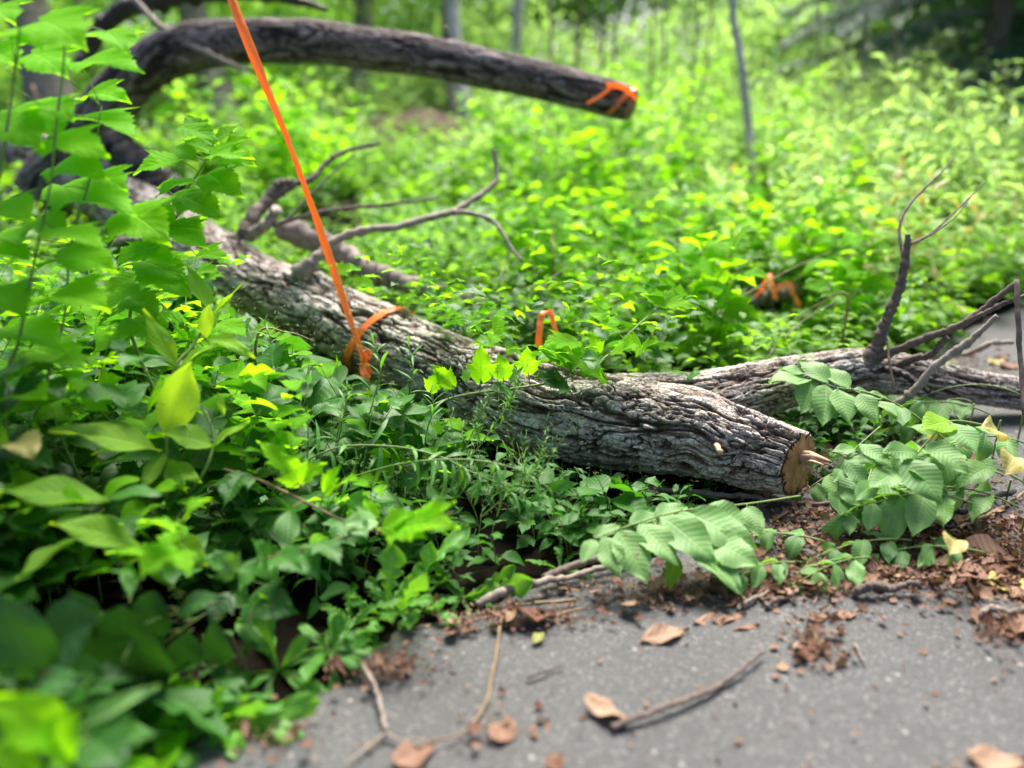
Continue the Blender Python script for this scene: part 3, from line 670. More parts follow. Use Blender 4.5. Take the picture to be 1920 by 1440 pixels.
# ------------------------------------------------------------------ what has to stay in view
LOGPOLY = [(395, 520), (470, 480), (540, 480), (600, 500), (700, 555), (770, 580), (850, 625), (960, 668), (1040, 690), (1300, 712), (1400, 690), (1480, 672), (1640, 655), (1660, 745), (1530, 800), (1525, 930), (1290, 905), (1100, 880), (1000, 845), (850, 770), (720, 715), (690, 712), (560, 640), (430, 590)]
LOG2POLY = [(1640, 655), (1930, 690), (1930, 755), (1700, 745)]
BRPOLY = [(230, 440), (470, 420), (560, 300), (720, 262), (720, 285), (600, 345), (840, 372), (910, 290), (945, 290), (945, 400), (985, 480), (975, 495), (900, 425), (700, 450), (620, 480), (560, 520), (480, 470), (240, 462)]
ARCHPOLY = [(240, 130), (350, 60), (500, 40), (700, 40), (1000, 110), (1200, 175), (1185, 225), (1100, 200), (900, 165), (640, 130), (420, 125), (290, 200), (200, 240)]
TWIGPOLY = [(1640, 660), (1680, 440), (1700, 300), (1850, 340), (1710, 480), (1700, 620), (1900, 520), (1920, 560), (1880, 600), (1700, 770), (1660, 700)]
PATHPOLY = [(330, 1440), (560, 1310), (720, 1215), (900, 1150), (1090, 1100), (1300, 1100), (1500, 1100), (1930, 1100), (1930, 1500), (300, 1500)]
TAPE1 = [(998, 572), (1052, 572), (1052, 645), (998, 645)]
TAPE2 = [(1392, 505), (1512, 505), (1512, 582), (1392, 582)]
SAPP2 = [(1604, 40), (1630, 40), (1624, 350), (1604, 350)]
SAPP = [(1362, 0), (1400, 0), (1445, 400), (1412, 400)]
CLEAR = [(LOGPOLY, 2.9), (LOG2POLY, 2.9), (BRPOLY, 3.2), (ARCHPOLY, 3.8), (TWIGPOLY, 2.5), (PATHPOLY, 9), (TAPE1, 2.7), (TAPE2, 3.75), (SAPP, 6.25), (SAPP2, 6.75)]
def keep_clear(P, slack=0, skip=()):
    px, py, d = project(P); bad = d < .35
    for q, (poly, dm) in enumerate(CLEAR):
        if q in skip: continue
        bad |= inpoly(px, py, poly) & (d < dm)
    P = np.asarray(P); nr = np.where((P[:, 1] < 6) & ~bad)[0]
    if len(nr):
        Q = P[nr]; b = near_log(Q, tQ[::16], tR[::16]) < .015
        b |= near_log(Q, lQ[::14], lR[::14]) < .015
        b |= near_log(Q, aQ[::14], aR[::14]) < .02
        bad[nr] |= b
    return ~bad
def size_ok(P):   # nothing large right at the lens
    return np.linalg.norm(np.asarray(P) - np.array([0, 0, 1.0]), axis=1) > .6

# ------------------------------------------------------------------ shoots: a stem with leaves all the way up
def shoot(L, T, rg, base, h, kind, ll, lean=.25, nl=10, t0=.25, lod=1, petiole=.25, elev=(-.25, .45), droop=.7, vlo=0., vhi=1., sr=.003, filt=None, az0=None, lean_dir=None, up=.8):
    base = np.asarray(base, float)
    a = rg.uniform(0, 2 * np.pi) if lean_dir is None else lean_dir + rg.uniform(-.5, .5)
    ld = np.array([math.cos(a), math.sin(a), 0]) * lean * h
    t = np.linspace(0, 1, 8)[:, None]
    P = base + np.array([0, 0, 1.0]) * h * (t - .12 * lean * t ** 2) + ld * t ** 1.7 + (rg.rand(8, 3) - .5) * .03 * h * t
    ts = np.linspace(t0, 1, nl) + rg.uniform(-.03, .03, nl); ts = np.clip(ts, 0, 1)
    S = np.stack([np.interp(ts, t[:, 0], P[:, q]) for q in range(3)], 1)
    az = (az0 if az0 is not None else rg.uniform(0, 6.3)) + np.arange(nl) * 2.4 + rg.uniform(-.4, .4, nl)
    D = rnd_dirs(rg, nl, elev[0], elev[1], az)
    D[:, 2] += .35 * ts
    sz = ll * (1.12 - .55 * ts ** 2) * rg.uniform(.75, 1.2, nl)
    D /= np.linalg.norm(D, axis=1)[:, None]
    pos = S + D * (petiole * sz)[:, None]
    mid = pos + D * (sz * .5)[:, None]
    N = np.array([0, 0, up]) + rg.randn(nl, 3) * .3
    ok = np.ones(nl, bool)
    v = rg.uniform(vlo, vhi, nl)
    sd = rg.randint(0, 4, nl)
    for q in range(4):
        m = ok & (sd == q)
        if m.any(): L.add(leaf_tpl(kind, lod, .25 + .1 * q, droop * (.6 + .3 * q), .03, 0, q), pos[m], D[m], N[m], sz[m], v[m])
    if T is not None:
        tip = P[-1] if filt is None else None
        if filt is not None:
            g = filt(P) if P[0, 1] < 4.5 else np.ones(len(P), bool); kk = len(P) if g.all() else int(np.argmin(g)); P = P[:max(kk, 2)]
        T.add(P, np.linspace(sr, sr * .4, len(P)), 5)
        for q in np.where(ok)[0]:
            if petiole > .1 and lod >= 1: T.add([S[q], pos[q]], [sr * .35, sr * .3], 4)
    return P

# ------------------------------------------------------------------ plants placed leaf by leaf
UP = np.array([0, 0, 1.0]); CAMV = np.array([0, -.8, .6])
def plant(name, label, cat, stems, leaves, mat, kind, base, group=None, smat='stem', lod=2, seed=0, droop=.5, fold=.3, pet=True):
    """stems: list of (rows of px,py,d,r); leaves: (bx,by,tx,ty,db,dt[,opts])"""
    rg = np.random.RandomState(seed)
    o = empty(name, tuple(float(x) for x in base), label, cat, group)
    T = Tubes(); SP_ = []
    for s in stems:
        P, R = px_path(s); Q = catmull(P, max(12, 5 * len(P))); T.add(Q, np.interp(np.linspace(0, 1, len(Q)), np.linspace(0, 1, len(R)), R), 6); SP_.append(Q)
    SPt = np.vstack(SP_) if SP_ else None
    by = {}
    for lf in leaves:
        bx, byy, tx, ty, db, dt = lf[:6]; op = lf[6] if len(lf) > 6 else {}
        b, t = W(bx, byy, db), W(tx, ty, dt)
        nr = op.get('n', 'u'); nv = {'u': UP + CAMV * .7, 'c': CAMV + UP * .1, 'a': -CAMV + UP * .6, 'l': np.array([-.7, -.3, .6]), 'r': np.array([.7, -.3, .6])}[nr] + rg.randn(3) * .12
        m = op.get('m', mat); L = by.setdefault(m, Leaves())
        leaf2(L, op.get('k', kind), b, t, nv, op.get('v', rg.rand()), lod, op.get('fold', fold), op.get('droop', droop * rg.uniform(.6, 1.3)), .035, op.get('tw', rg.uniform(-.25, .25)), rg.randint(0, 5), op.get('w', 1.0))
        if pet and SPt is not None and op.get('pet', True):
            q = SPt[np.argmin(np.linalg.norm(SPt - b, axis=1))]
            if .004 < np.linalg.norm(q - b) < .2: T.add([q, (q + b) / 2 + np.array([0, 0, .004]), b], [.0016, .0013, .0012], 5)
    if T.n: T.build('stem', M[smat], o)
    for m, L in by.items(): L.build('foliage', M[m], o)
    return o

def down(px, py, d, z=None):      # the spot of ground under a pixel at a depth
    p = W(px, py, d); p[2] = float(ground_z(p[0], p[1])); return p
def stem_rows(P):                 # world points -> rows
    out = []
    for q in P:
        x, y, d = project(np.array(q)); out.append((float(x), float(y), float(d)))
    return out
def ground_row(x, y, r):
    p = np.array([x, y, float(ground_z(x, y))]); a, b, d = project(p); return (float(a), float(b), float(d), r)

# big lance-leaved plant, left of the log
b0 = down(330, 900, 1.72)
plant('lance_leaf_plant', 'broad lance-leaved plant with yellow-green backlit leaves standing left of the log', 'plant',
    [[ground_row(b0[0], b0[1], .006), (318, 960, 1.72, .005), (312, 850, 1.72, .0045), (325, 700, 1.76, .004), (360, 650, 1.8, .0035), (390, 600, 1.84, .003), (393, 575, 1.85, .002)],
     [(330, 960, 1.72, .005), (385, 880, 1.72, .004), (400, 820, 1.74, .003), (385, 770, 1.75, .002)]],
    [(313, 812, 360, 677, 1.72, 1.70, dict(n='c', w=1.55, v=.9, fold=.5, droop=.15, tw=.2)),
     (302, 847, 90, 810, 1.70, 1.55, dict(w=1.35, v=.5, fold=.45, droop=.35)),
     (398, 835, 300, 813, 1.72, 1.66, dict(w=1.2, v=.35, k='ovate')),
     (398, 835, 470, 790, 1.72, 1.70, dict(n='l', w=.9, v=.95, droop=.2)),
     (330, 688, 266, 580, 1.76, 1.72, dict(n='r', w=1.0, v=.2, droop=.1)),
     (333, 690, 415, 643, 1.76, 1.74, dict(w=.8, v=.8)),
     (384, 634, 395, 569, 1.82, 1.80, dict(n='c', w=1.7, v=.95, k='lance', droop=.2)),
     (391, 580, 349, 497, 1.85, 1.86, dict(n='r', w=1.2, v=.3, droop=.1)),
     (398, 592, 455, 533, 1.85, 1.88, dict(n='l', w=.7, v=.8, droop=.1)),
     (400, 614, 433, 560, 1.83, 1.85, dict(n='l', w=1.2, v=.4, droop=.2)),
     (387, 637, 478, 673, 1.82, 1.75, dict(w=.7, v=.6, droop=.8)),
     (205, 938, -8, 922, 1.52, 1.42, dict(w=1.25, v=.25)),
     (310, 850, 262, 925, 1.70, 1.62, dict(w=.9, v=.3, n='c')),
     (312, 862, 352, 925, 1.7, 1.64, dict(w=1.0, v=.2, n='c')),
     (420, 780, 408, 735, 1.74, 1.74, dict(n='c', w=.8, v=.7)),
     (314, 872, 378, 905, 1.7, 1.66, dict(w=1.1, v=.8)),
     (263, 1022, 92, 982, 1.52, 1.40, dict(w=1.2, v=.4)),
     (140, 1010, 30, 1087, 1.45, 1.36, dict(w=1.0, v=.3)),
     (285, 1026, 322, 1104, 1.52, 1.46, dict(w=1.2, v=.1, n='c')),
     (330, 1010, 390, 1060, 1.55, 1.48, dict(w=1.3, v=.05, n='c'))],
    'lance', 'lance', b0, seed=3)
# tall lobed-leaf bush at the left edge
b1 = np.array([-1.0, 1.5, 0.])
BUSH = [(75, 40, 165, 98), (150, 118, 272, 138), (-10, 160, 105, 192), (30, 205, 120, 272), (-15, 225, 85, 280), (90, 262, 207, 298), (140, 222, 262, 262), (168, 180, 247, 196), (15, 290, 86, 332), (108, 312, 206, 338), (120, 350, 258, 405), (-10, 330, 62, 402), (-10, 385, 64, 412), (100, 430, 197, 468), (235, 398, 322, 462), (60, 100, 130, 150), (20, 60, 80, 95), (40, 5, 110, 40), (-20, 95, 40, 130), (-20, 20, 30, 50), (110, 480, 222, 514), (95, 560, 207, 588), (15, 618, 122, 660), (62, 655, 162, 692), (20, 742, 90, 748), (-15, 545, 50, 600), (-15, 470, 60, 490), (-10, 440, 40, 465), (200, 60, 240, 100), (80, 200, 140, 230), (180, 330, 240, 360), (70, 410, 130, 440)]
rg = np.random.RandomState(8)
plant('lobed_leaf_bush', 'tall bush of bright lobed leaves at the left edge in front of the limb', 'bush',
    [[ground_row(-.99, 1.5, .0045), (5, 780, 1.63, .004), (35, 640, 1.59, .0035), (62, 500, 1.57, .003), (92, 360, 1.55, .0025), (105, 240, 1.55, .003), (120, 110, 1.55, .0025), (118, 40, 1.55, .0015)],
     [ground_row(-1.16, 1.48, .006), (-60, 640, 1.3, .005), (-20, 430, 1.51, .004), (10, 260, 1.51, .003), (30, 120, 1.51, .0025), (40, 20, 1.3, .0015)],
     [ground_row(-.9, 1.6, .004), (95, 760, 1.68, .003), (120, 600, 1.68, .003), (135, 450, 1.68, .0025), (170, 330, 1.68, .0025), (190, 200, 1.68, .0015)]],
    [(a, b, c, d, 1.56 + .12 * (i % 4) / 3 + .1 * (a > 100), 1.52 + .12 * (i % 4) / 3 + .1 * (a > 100) - .04 * rg.rand(), dict(v=rg.uniform(.45, 1), w=rg.uniform(.95, 1.2), droop=rg.uniform(.3, .9), fold=rg.uniform(.1, .4))) for i, (a, b, c, d) in enumerate(BUSH) if not (a < 60 and b < 420 and i % 3 == 2)],
    'lobed', 'lobed', b1, seed=9)
plant('lobed_leaf_bush', 'lobed-leaf bush leaning over the log below the black broken wood', 'bush',
    [[ground_row(-.82, 1.95, .006), (250, 640, 1.95, .005), (275, 520, 1.95, .004), (320, 400, 1.95, .003), (375, 320, 1.95, .0025), (400, 270, 1.95, .0015)], [(300, 440, 1.95, .003), (390, 345, 1.93, .0025), (440, 318, 1.92, .0015)]],
    [(345, 240, 412, 270, 1.92, 1.9), (395, 290, 478, 300, 1.92, 1.88), (395, 328, 437, 354, 1.92, 1.9), (420, 300, 482, 314, 1.92, 1.9), (330, 278, 372, 304, 1.95, 1.92), (318, 370, 388, 392, 1.95, 1.9), (270, 385, 332, 424, 1.95, 1.9), (265, 430, 200, 445, 1.95, 1.9), (300, 350, 350, 345, 1.95, 1.95), (335, 425, 385, 432, 1.93, 1.88), (370, 480, 430, 486, 1.92, 1.88), (275, 492, 352, 532, 1.93, 1.87), (250, 520, 195, 548, 1.93, 1.9), (370, 510, 415, 512, 1.95, 1.93), (375, 250, 350, 215, 1.95, 1.98), (410, 260, 455, 232, 1.95, 1.98), (245, 560, 300, 600, 1.92, 1.86), (410, 607, 463, 632, 1.9, 1.86, dict(w=1.2, v=.9)), (330, 300, 250, 330, 1.9, 1.86), (360, 340, 290, 372, 1.9, 1.86), (300, 400, 225, 432, 1.9, 1.86), (310, 430, 392, 470, 1.9, 1.85), (290, 460, 210, 500, 1.9, 1.86), (280, 510, 360, 560, 1.9, 1.85), (270, 540, 190, 590, 1.9, 1.85), (390, 330, 460, 372, 1.92, 1.88), (345, 370, 420, 415, 1.92, 1.88), (400, 285, 340, 262, 1.94, 1.93), (420, 285, 470, 255, 1.94, 1.93), (262, 470, 330, 498, 1.9, 1.86), (250, 600, 320, 650, 1.9, 1.84), (245, 620, 170, 665, 1.9, 1.84)],
    'lobed', 'lobed', down(250, 640, 1.95), seed=10)
# large round-leaved plant and the big soft leaves in the bottom corner
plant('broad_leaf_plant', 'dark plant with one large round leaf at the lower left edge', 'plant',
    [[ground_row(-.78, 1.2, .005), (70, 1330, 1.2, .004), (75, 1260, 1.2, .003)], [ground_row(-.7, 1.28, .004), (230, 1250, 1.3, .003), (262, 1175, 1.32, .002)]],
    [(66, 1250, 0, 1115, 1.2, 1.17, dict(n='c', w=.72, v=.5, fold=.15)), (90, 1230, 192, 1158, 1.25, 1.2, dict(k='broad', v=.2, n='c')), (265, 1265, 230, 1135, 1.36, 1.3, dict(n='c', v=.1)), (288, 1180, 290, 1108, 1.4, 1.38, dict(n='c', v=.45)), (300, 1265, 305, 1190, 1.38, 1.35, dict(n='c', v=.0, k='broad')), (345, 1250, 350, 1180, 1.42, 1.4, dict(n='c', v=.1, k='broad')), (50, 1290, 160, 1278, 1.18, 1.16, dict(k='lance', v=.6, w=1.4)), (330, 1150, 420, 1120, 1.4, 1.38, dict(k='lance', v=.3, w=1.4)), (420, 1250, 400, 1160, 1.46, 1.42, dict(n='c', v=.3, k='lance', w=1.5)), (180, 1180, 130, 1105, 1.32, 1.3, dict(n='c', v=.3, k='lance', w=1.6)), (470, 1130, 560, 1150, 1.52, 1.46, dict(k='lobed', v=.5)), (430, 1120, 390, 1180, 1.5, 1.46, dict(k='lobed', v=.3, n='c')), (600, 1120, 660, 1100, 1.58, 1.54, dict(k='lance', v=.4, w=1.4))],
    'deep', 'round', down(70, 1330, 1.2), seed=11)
plant('broad_leaf_plant', 'soft bright green leaves of a low plant in the bottom left corner', 'plant',
    [[(60, 1500, 1.04, .004), (70, 1440, 1.04, .003), (85, 1390, 1.04, .002)], [(150, 1500, 1.05, .004), (158, 1420, 1.05, .003), (158, 1360, 1.05, .002)]],
    [(112, 1385, -15, 1305, 1.03, 1.0, dict(v=1, w=.75)), (60, 1450, -20, 1395, 1.02, 1.0, dict(v=.5, w=.8)), (105, 1420, 145, 1330, 1.03, 1.02, dict(v=.7, n='c')), (158, 1362, 300, 1284, 1.05, 1.08, dict(m='walnut', w=.62, v=.9, fold=.5, k='lance')), (160, 1395, 95, 1440, 1.04, 1.0, dict(v=.6)), (170, 1390, 235, 1440, 1.04, 1.0, dict(v=.3, m='dark')), (150, 1375, 250, 1345, 1.06, 1.05, dict(m='dark', v=.6)), (160, 1385, 300, 1378, 1.06, 1.06, dict(m='dark', v=.9, k='lance'))],
    'lobed', 'broad', down(100, 1400, 1.04), seed=12)

# trailing lobed-leaf stem across the log
vb = down(640, 880, 2.05)
plant('lobed_vine', 'long lobed-leaf stem lying across the front of the log', 'vine',
    [[ground_row(vb[0], vb[1], .004), (700, 838, 2.06, .0042), (753, 787, 2.08, .004), (807, 762, 2.1, .004), (853, 745, 2.12, .0038), (907, 735, 2.14, .0037), (967, 728, 2.15, .0035), (1040, 715, 2.16, .0033), (1103, 690, 2.18, .003), (1147, 660, 2.24, .003), (1175, 630, 2.3, .0028), (1207, 600, 2.36, .0026), (1245, 570, 2.42, .002)]],
    [(902, 710, 902, 642, 2.12, 2.10, dict(n='c', v=1, w=.95, droop=.2)), (944, 708, 934, 660, 2.13, 2.12, dict(n='c', v=.95, w=1.15, droop=.2)), (848, 722, 806, 682, 2.1, 2.08, dict(n='c', v=.8, w=.8, droop=.2)), (807, 732, 822, 696, 2.09, 2.08, dict(n='c', v=.7, w=1.1, droop=.3)), (990, 697, 988, 648, 2.14, 2.13, dict(n='c', v=.95, w=1.2, droop=.2)), (1066, 680, 1008, 655, 2.16, 2.12, dict(v=.6, droop=.6)), (1062, 682, 1010, 660, 2.15, 2.13, dict(v=.3)), (1045, 710, 1000, 712, 2.16, 2.1, dict(v=.15, m='dark')), (1065, 730, 1000, 708, 2.15, 2.1, dict(v=.3, m='dark')), (960, 743, 912, 727, 2.13, 2.1, dict(v=.4, m='dark')), (1060, 680, 1012, 660, 2.17, 2.14, dict(v=.8)), (1068, 675, 1010, 652, 2.18, 2.12, dict(v=.9)), (1075, 665, 1130, 710, 2.2, 2.15, dict(v=.5)), (1080, 640, 1010, 655, 2.2, 2.15, dict(v=.9)), (1135, 710, 1077, 700, 2.2, 2.16, dict(v=.3)), (1200, 650, 1160, 640, 2.24, 2.2, dict(v=.8, n='c', w=1.2)), (1200, 655, 1240, 640, 2.3, 2.26, dict(v=.4)), (875, 712, 868, 688, 2.12, 2.11, dict(m='walnut', v=.9, n='c')), (838, 735, 822, 715, 2.1, 2.09, dict(m='walnut', v=.6)), (958, 712, 982, 688, 2.14, 2.13, dict(m='walnut', v=.7)), (1150, 660, 1205, 650, 2.22, 2.18, dict(v=.8)), (1245, 575, 1200, 552, 2.4, 2.4, dict(v=.9)), (1250, 570, 1305, 580, 2.42, 2.38, dict(v=.8)), (1120, 660, 1110, 622, 2.22, 2.22, dict(v=.9, n='c')), (765, 800, 845, 770, 2.06, 2.04, dict(m='dark', v=.7)), (700, 845, 690, 790, 2.05, 2.03, dict(m='dark', v=.6, n='c')), (745, 800, 800, 845, 2.07, 2.02, dict(m='dark', v=.4, n='c'))],
    'lobed', 'lobed', vb, seed=13)
# arching lower vine with lobed leaves
plant('lobed_vine', 'tan stem with lobed leaves arching over the dark hollow below the log', 'vine',
    [[(420, 880, 1.72, .003), (480, 898, 1.7, .0035), (560, 935, 1.66, .0035), (640, 975, 1.62, .003), (700, 995, 1.6, .003), (760, 992, 1.58, .0025), (850, 960, 1.56, .0015)], [(690, 994, 1.6, .002), (600, 1020, 1.55, .002), (520, 1040, 1.52, .0018), (430, 1078, 1.5, .0015), (420, 1085, 1.5, .001)], ],
    [(610, 920, 640, 870, 1.65, 1.64, dict(v=.9, w=.9)), (560, 905, 525, 845, 1.68, 1.66, dict(v=.9, n='c', w=1.0)), (575, 895, 615, 868, 1.68, 1.66, dict(v=.8)), (530, 870, 480, 828, 1.7, 1.68, dict(v=1)), (545, 955, 540, 1042, 1.62, 1.56, dict(v=.3, n='c', k='lance', w=1.5, m='walnut')), (640, 905, 672, 900, 1.66, 1.62, dict(v=.8)), (700, 975, 640, 985, 1.6, 1.56, dict(m='walnut', v=.8)), (760, 985, 862, 990, 1.58, 1.5, dict(v=1, w=.8)), (790, 978, 855, 940, 1.57, 1.56, dict(v=.9, w=.8)), (720, 990, 780, 960, 1.6, 1.58, dict(v=.8)), (660, 975, 690, 1010, 1.6, 1.55, dict(v=.5, m='walnut')), (740, 992, 800, 1010, 1.58, 1.52, dict(v=.6)), (500, 1045, 470, 1010, 1.52, 1.5, dict(m='dark', v=.9)), (480, 1055, 450, 1110, 1.5, 1.46, dict(m='dark', v=.8)), (440, 1075, 400, 1030, 1.5, 1.47, dict(m='walnut', v=.3)), (430, 1078, 378, 1040, 1.5, 1.47, dict(m='dark', v=.9)), (520, 1042, 570, 1075, 1.52, 1.47, dict(m='dark', v=.7)), (560, 1030, 600, 1090, 1.54, 1.5, dict(m='dark', v=.9)), (600, 1018, 640, 1060, 1.55, 1.5, dict(m='dark', v=.6)), (450, 890, 420, 950, 1.7, 1.64, dict(m='dark', v=.5)), (470, 895, 420, 930, 1.7, 1.66, dict(m='walnut', v=.3))],
    'lobed', 'lobed', down(500, 950, 1.68), smat='redstem', seed=14)

# narrow-leaved sprigs in front of the log
def sprig(label, rows, nl, ll, seed, group='narrow-leaved sprigs in front of the log', mat='sprig', spread=(.2, .9), kind='linear', droop=1.0, sub=0, lo=.12, hang=False):
    rg = np.random.RandomState(seed); P, R = px_path(rows); Q = catmull(P, 40)
    o = empty('narrow_leaf_sprig', tuple(float(x) for x in (Q[0][0], Q[0][1], max(0, Q[0][2]))), label, 'plant', group)
    T = Tubes(); T.add(Q, np.interp(np.linspace(0, 1, 40), np.linspace(0, 1, len(R)), R), 5)
    L = Leaves()
    def dress(Q, nl, ll):
        n = len(Q); Tn = np.gradient(Q, axis=0); Tn /= np.linalg.norm(Tn, axis=1)[:, None]
        for i in range(nl):
            t = lo + (1 - lo) * i / max(1, nl - 1); q = int(t * (n - 1)); az = i * 2.4 + rg.uniform(-.3, .3)
            e1 = np.cross(Tn[q], [.3, .2, .93]); e1 /= np.linalg.norm(e1); e2 = np.cross(Tn[q], e1)
            sp = rg.uniform(*spread) * (1 - .4 * t)
            if i > nl - 4: sp *= .4
            d = Tn[q] * math.cos(sp + .3) + (e1 * math.cos(az) + e2 * math.sin(az)) * math.sin(sp + .3)
            if hang: d = d + np.array([0, 0, -.3])
            s = ll * (.45 + .75 * math.sin(math.pi * min(1, .15 + .8 * t))) * rg.uniform(.8, 1.2)
            L.add(leaf_tpl(kind, 1 if ll < .05 else 2, .4, droop * rg.uniform(.4, 1.3), .01, 0, i % 4), Q[q], d, np.array([0, 0, 1.0]) + Tn[q] * .6 + rg.randn(3) * .1, s, rg.rand())
    dress(Q, nl, ll)
    for k in range(sub):
        t = rg.uniform(.2, .85); q = int(t * 39); tn = Q[min(q + 2, 39)] - Q[q]; tn /= np.linalg.norm(tn)
        d = tn * .7 + rg.randn(3) * np.array([.6, .4, .3]) + np.array([0, 0, .55]); d /= np.linalg.norm(d); ln = rg.uniform(.05, .12)
        B = Q[q] + d * ln * np.linspace(0, 1, 10)[:, None] + np.array([0, 0, .25]) * ln * (np.linspace(0, 1, 10)[:, None] ** 2)
        T.add(B, np.linspace(.0011, .0006, 10), 4); dress(B, 13, ll * .8)
    T.build('stem', M['stem'], o); L.build('foliage', M[mat], o)
    return o
SG = 'narrow-leaved sprigs in front of the log'
sprig('tallest narrow-leaved sprig beside the foot of the orange tape', [(672, 860, 1.98, .0022), (692, 780, 1.98, .002), (713, 700, 1.98, .0018), (706, 660, 1.98, .0014), (697, 636, 1.98, .001)], 15, .055, 1)
sprig('narrow-leaved sprig with paler tip standing before the log right of the tape', [(735, 850, 2.02, .0022), (756, 790, 2.02, .002), (774, 710, 2.02, .0018), (770, 670, 2.02, .0014), (763, 634, 2.02, .001)], 15, .055, 2)
sprig('short narrow-leaved sprig under the lobed stem on the log', [(790, 880, 1.98, .002), (800, 810, 1.98, .0018), (812, 770, 1.98, .0015), (808, 735, 1.98, .001)], 14, .045, 3)
sprig('narrow-leaved sprig rising left of the tape from dark leaves', [(628, 860, 1.95, .002), (640, 800, 1.95, .0018), (650, 750, 1.95, .0012), (652, 725, 1.95, .001)], 12, .05, 4)
sprig('upright narrow sprig close beside the backlit lance leaves', [(500, 700, 1.95, .002), (508, 660, 1.95, .0018), (505, 630, 1.95, .0012), (492, 600, 1.95, .001)], 12, .05, 5)
sprig('narrow-leaved sprig between the lance leaves and the tape', [(575, 880, 1.85, .002), (578, 820, 1.85, .0018), (574, 780, 1.85, .0012), (560, 755, 1.85, .001)], 12, .045, 6)
sprig('long arching stem hung with drooping narrow leaves below the log', [(560, 870, 1.9, .0025), (640, 838, 1.88, .0025), (745, 838, 1.86, .0024), (827, 857, 1.84, .0022), (880, 883, 1.82, .0018), (940, 910, 1.8, .0014), (985, 945, 1.78, .001)], 30, .085, 7, spread=(.6, 1.1), droop=1.6, hang=True, lo=.03)
sprig('arching narrow-leaved stem lowest over the dark hollow', [(640, 900, 1.86, .002), (760, 868, 1.82, .002), (880, 862, 1.8, .0018), (970, 880, 1.78, .0014), (1030, 915, 1.76, .001)], 22, .075, 8, spread=(.6, 1.1), droop=1.6, hang=True, lo=.03)
sprig('fine bushy sprig with tiny leaves under the middle of the log', [(820, 920, 1.92, .002), (880, 860, 1.92, .0018), (925, 800, 1.92, .0016), (960, 745, 1.94, .0014), (968, 710, 1.95, .001)], 26, .028, 9, sub=9)
sprig('fine tiny-leaved sprig left of the bushy one', [(840, 900, 1.9, .0018), (868, 850, 1.9, .0015), (890, 800, 1.9, .0012), (896, 765, 1.9, .0009)], 20, .026, 10, sub=4)
sprig('fine tiny-leaved sprig rightmost against the dark under the log', [(960, 950, 1.86, .0018), (995, 900, 1.86, .0015), (1015, 850, 1.87, .0012), (1028, 805, 1.88, .0009)], 20, .026, 11, sub=6)
sprig('fine tiny-leaved sprig lowest of the cluster under the log', [(900, 970, 1.82, .0018), (950, 930, 1.82, .0015), (990, 900, 1.82, .0012), (1040, 880, 1.82, .0009)], 22, .026, 12, sub=6)

# ------------------------------------------------------------------ fronds of paired leaflets
def frond_px(label, rachis, leaves, seed, group='fronds of paired leaflets', mat='walnut', **k):
    p = W(*rachis[0][:3]); p[2] = max(0.0, p[2] - .02)
    return plant('leafy_frond', label, 'frond', [[(a, b, d, r) for a, b, d, r in rachis]], leaves, mat, 'ovate', p, group, seed=seed, fold=.22, droop=.45, lod=2, **k)
frond_px('large pale frond with drooping leaflets hanging over the edge of the path', [(1500, 930, 1.95, .003), (1400, 945, 1.88, .0028), (1277, 958, 1.8, .0026), (1173, 988, 1.74, .002), (1117, 1010, 1.72, .0014)],
    [(1117, 1012, 1088, 1056, 1.72, 1.68, dict(v=.9)), (1133, 1006, 1162, 1084, 1.72, 1.66, dict(v=.8, w=1.15)), (1160, 995, 1214, 1094, 1.73, 1.66, dict(v=.9, w=1.2)), (1200, 982, 1272, 1062, 1.75, 1.68, dict(v=.95, w=1.15)), (1112, 1008, 1165, 985, 1.73, 1.77, dict(v=.6, w=.8)), (1240, 968, 1345, 1058, 1.77, 1.68, dict(v=.7, w=1.1)), (1287, 1015, 1393, 1119, 1.74, 1.66, dict(v=.85, w=.9)), (1323, 1008, 1424, 1064, 1.76, 1.69, dict(v=1, w=1.3)), (1340, 1055, 1392, 1112, 1.72, 1.66, dict(v=.5)), (1290, 962, 1420, 1032, 1.8, 1.74, dict(v=.8, w=1.2)), (1320, 952, 1410, 985, 1.82, 1.8, dict(v=.7, w=1.2)), (1280, 958, 1300, 1020, 1.79, 1.74, dict(v=.9, w=1.3)), (1230, 970, 1290, 950, 1.78, 1.84, dict(v=.6)), (1180, 985, 1240, 966, 1.75, 1.8, dict(v=.7)), (1265, 1038, 1254, 1106, 1.72, 1.68, dict(v=.2, m='lance', n='c')), (1400, 950, 1426, 1010, 1.86, 1.8, dict(v=.6, w=1.2))], 31)
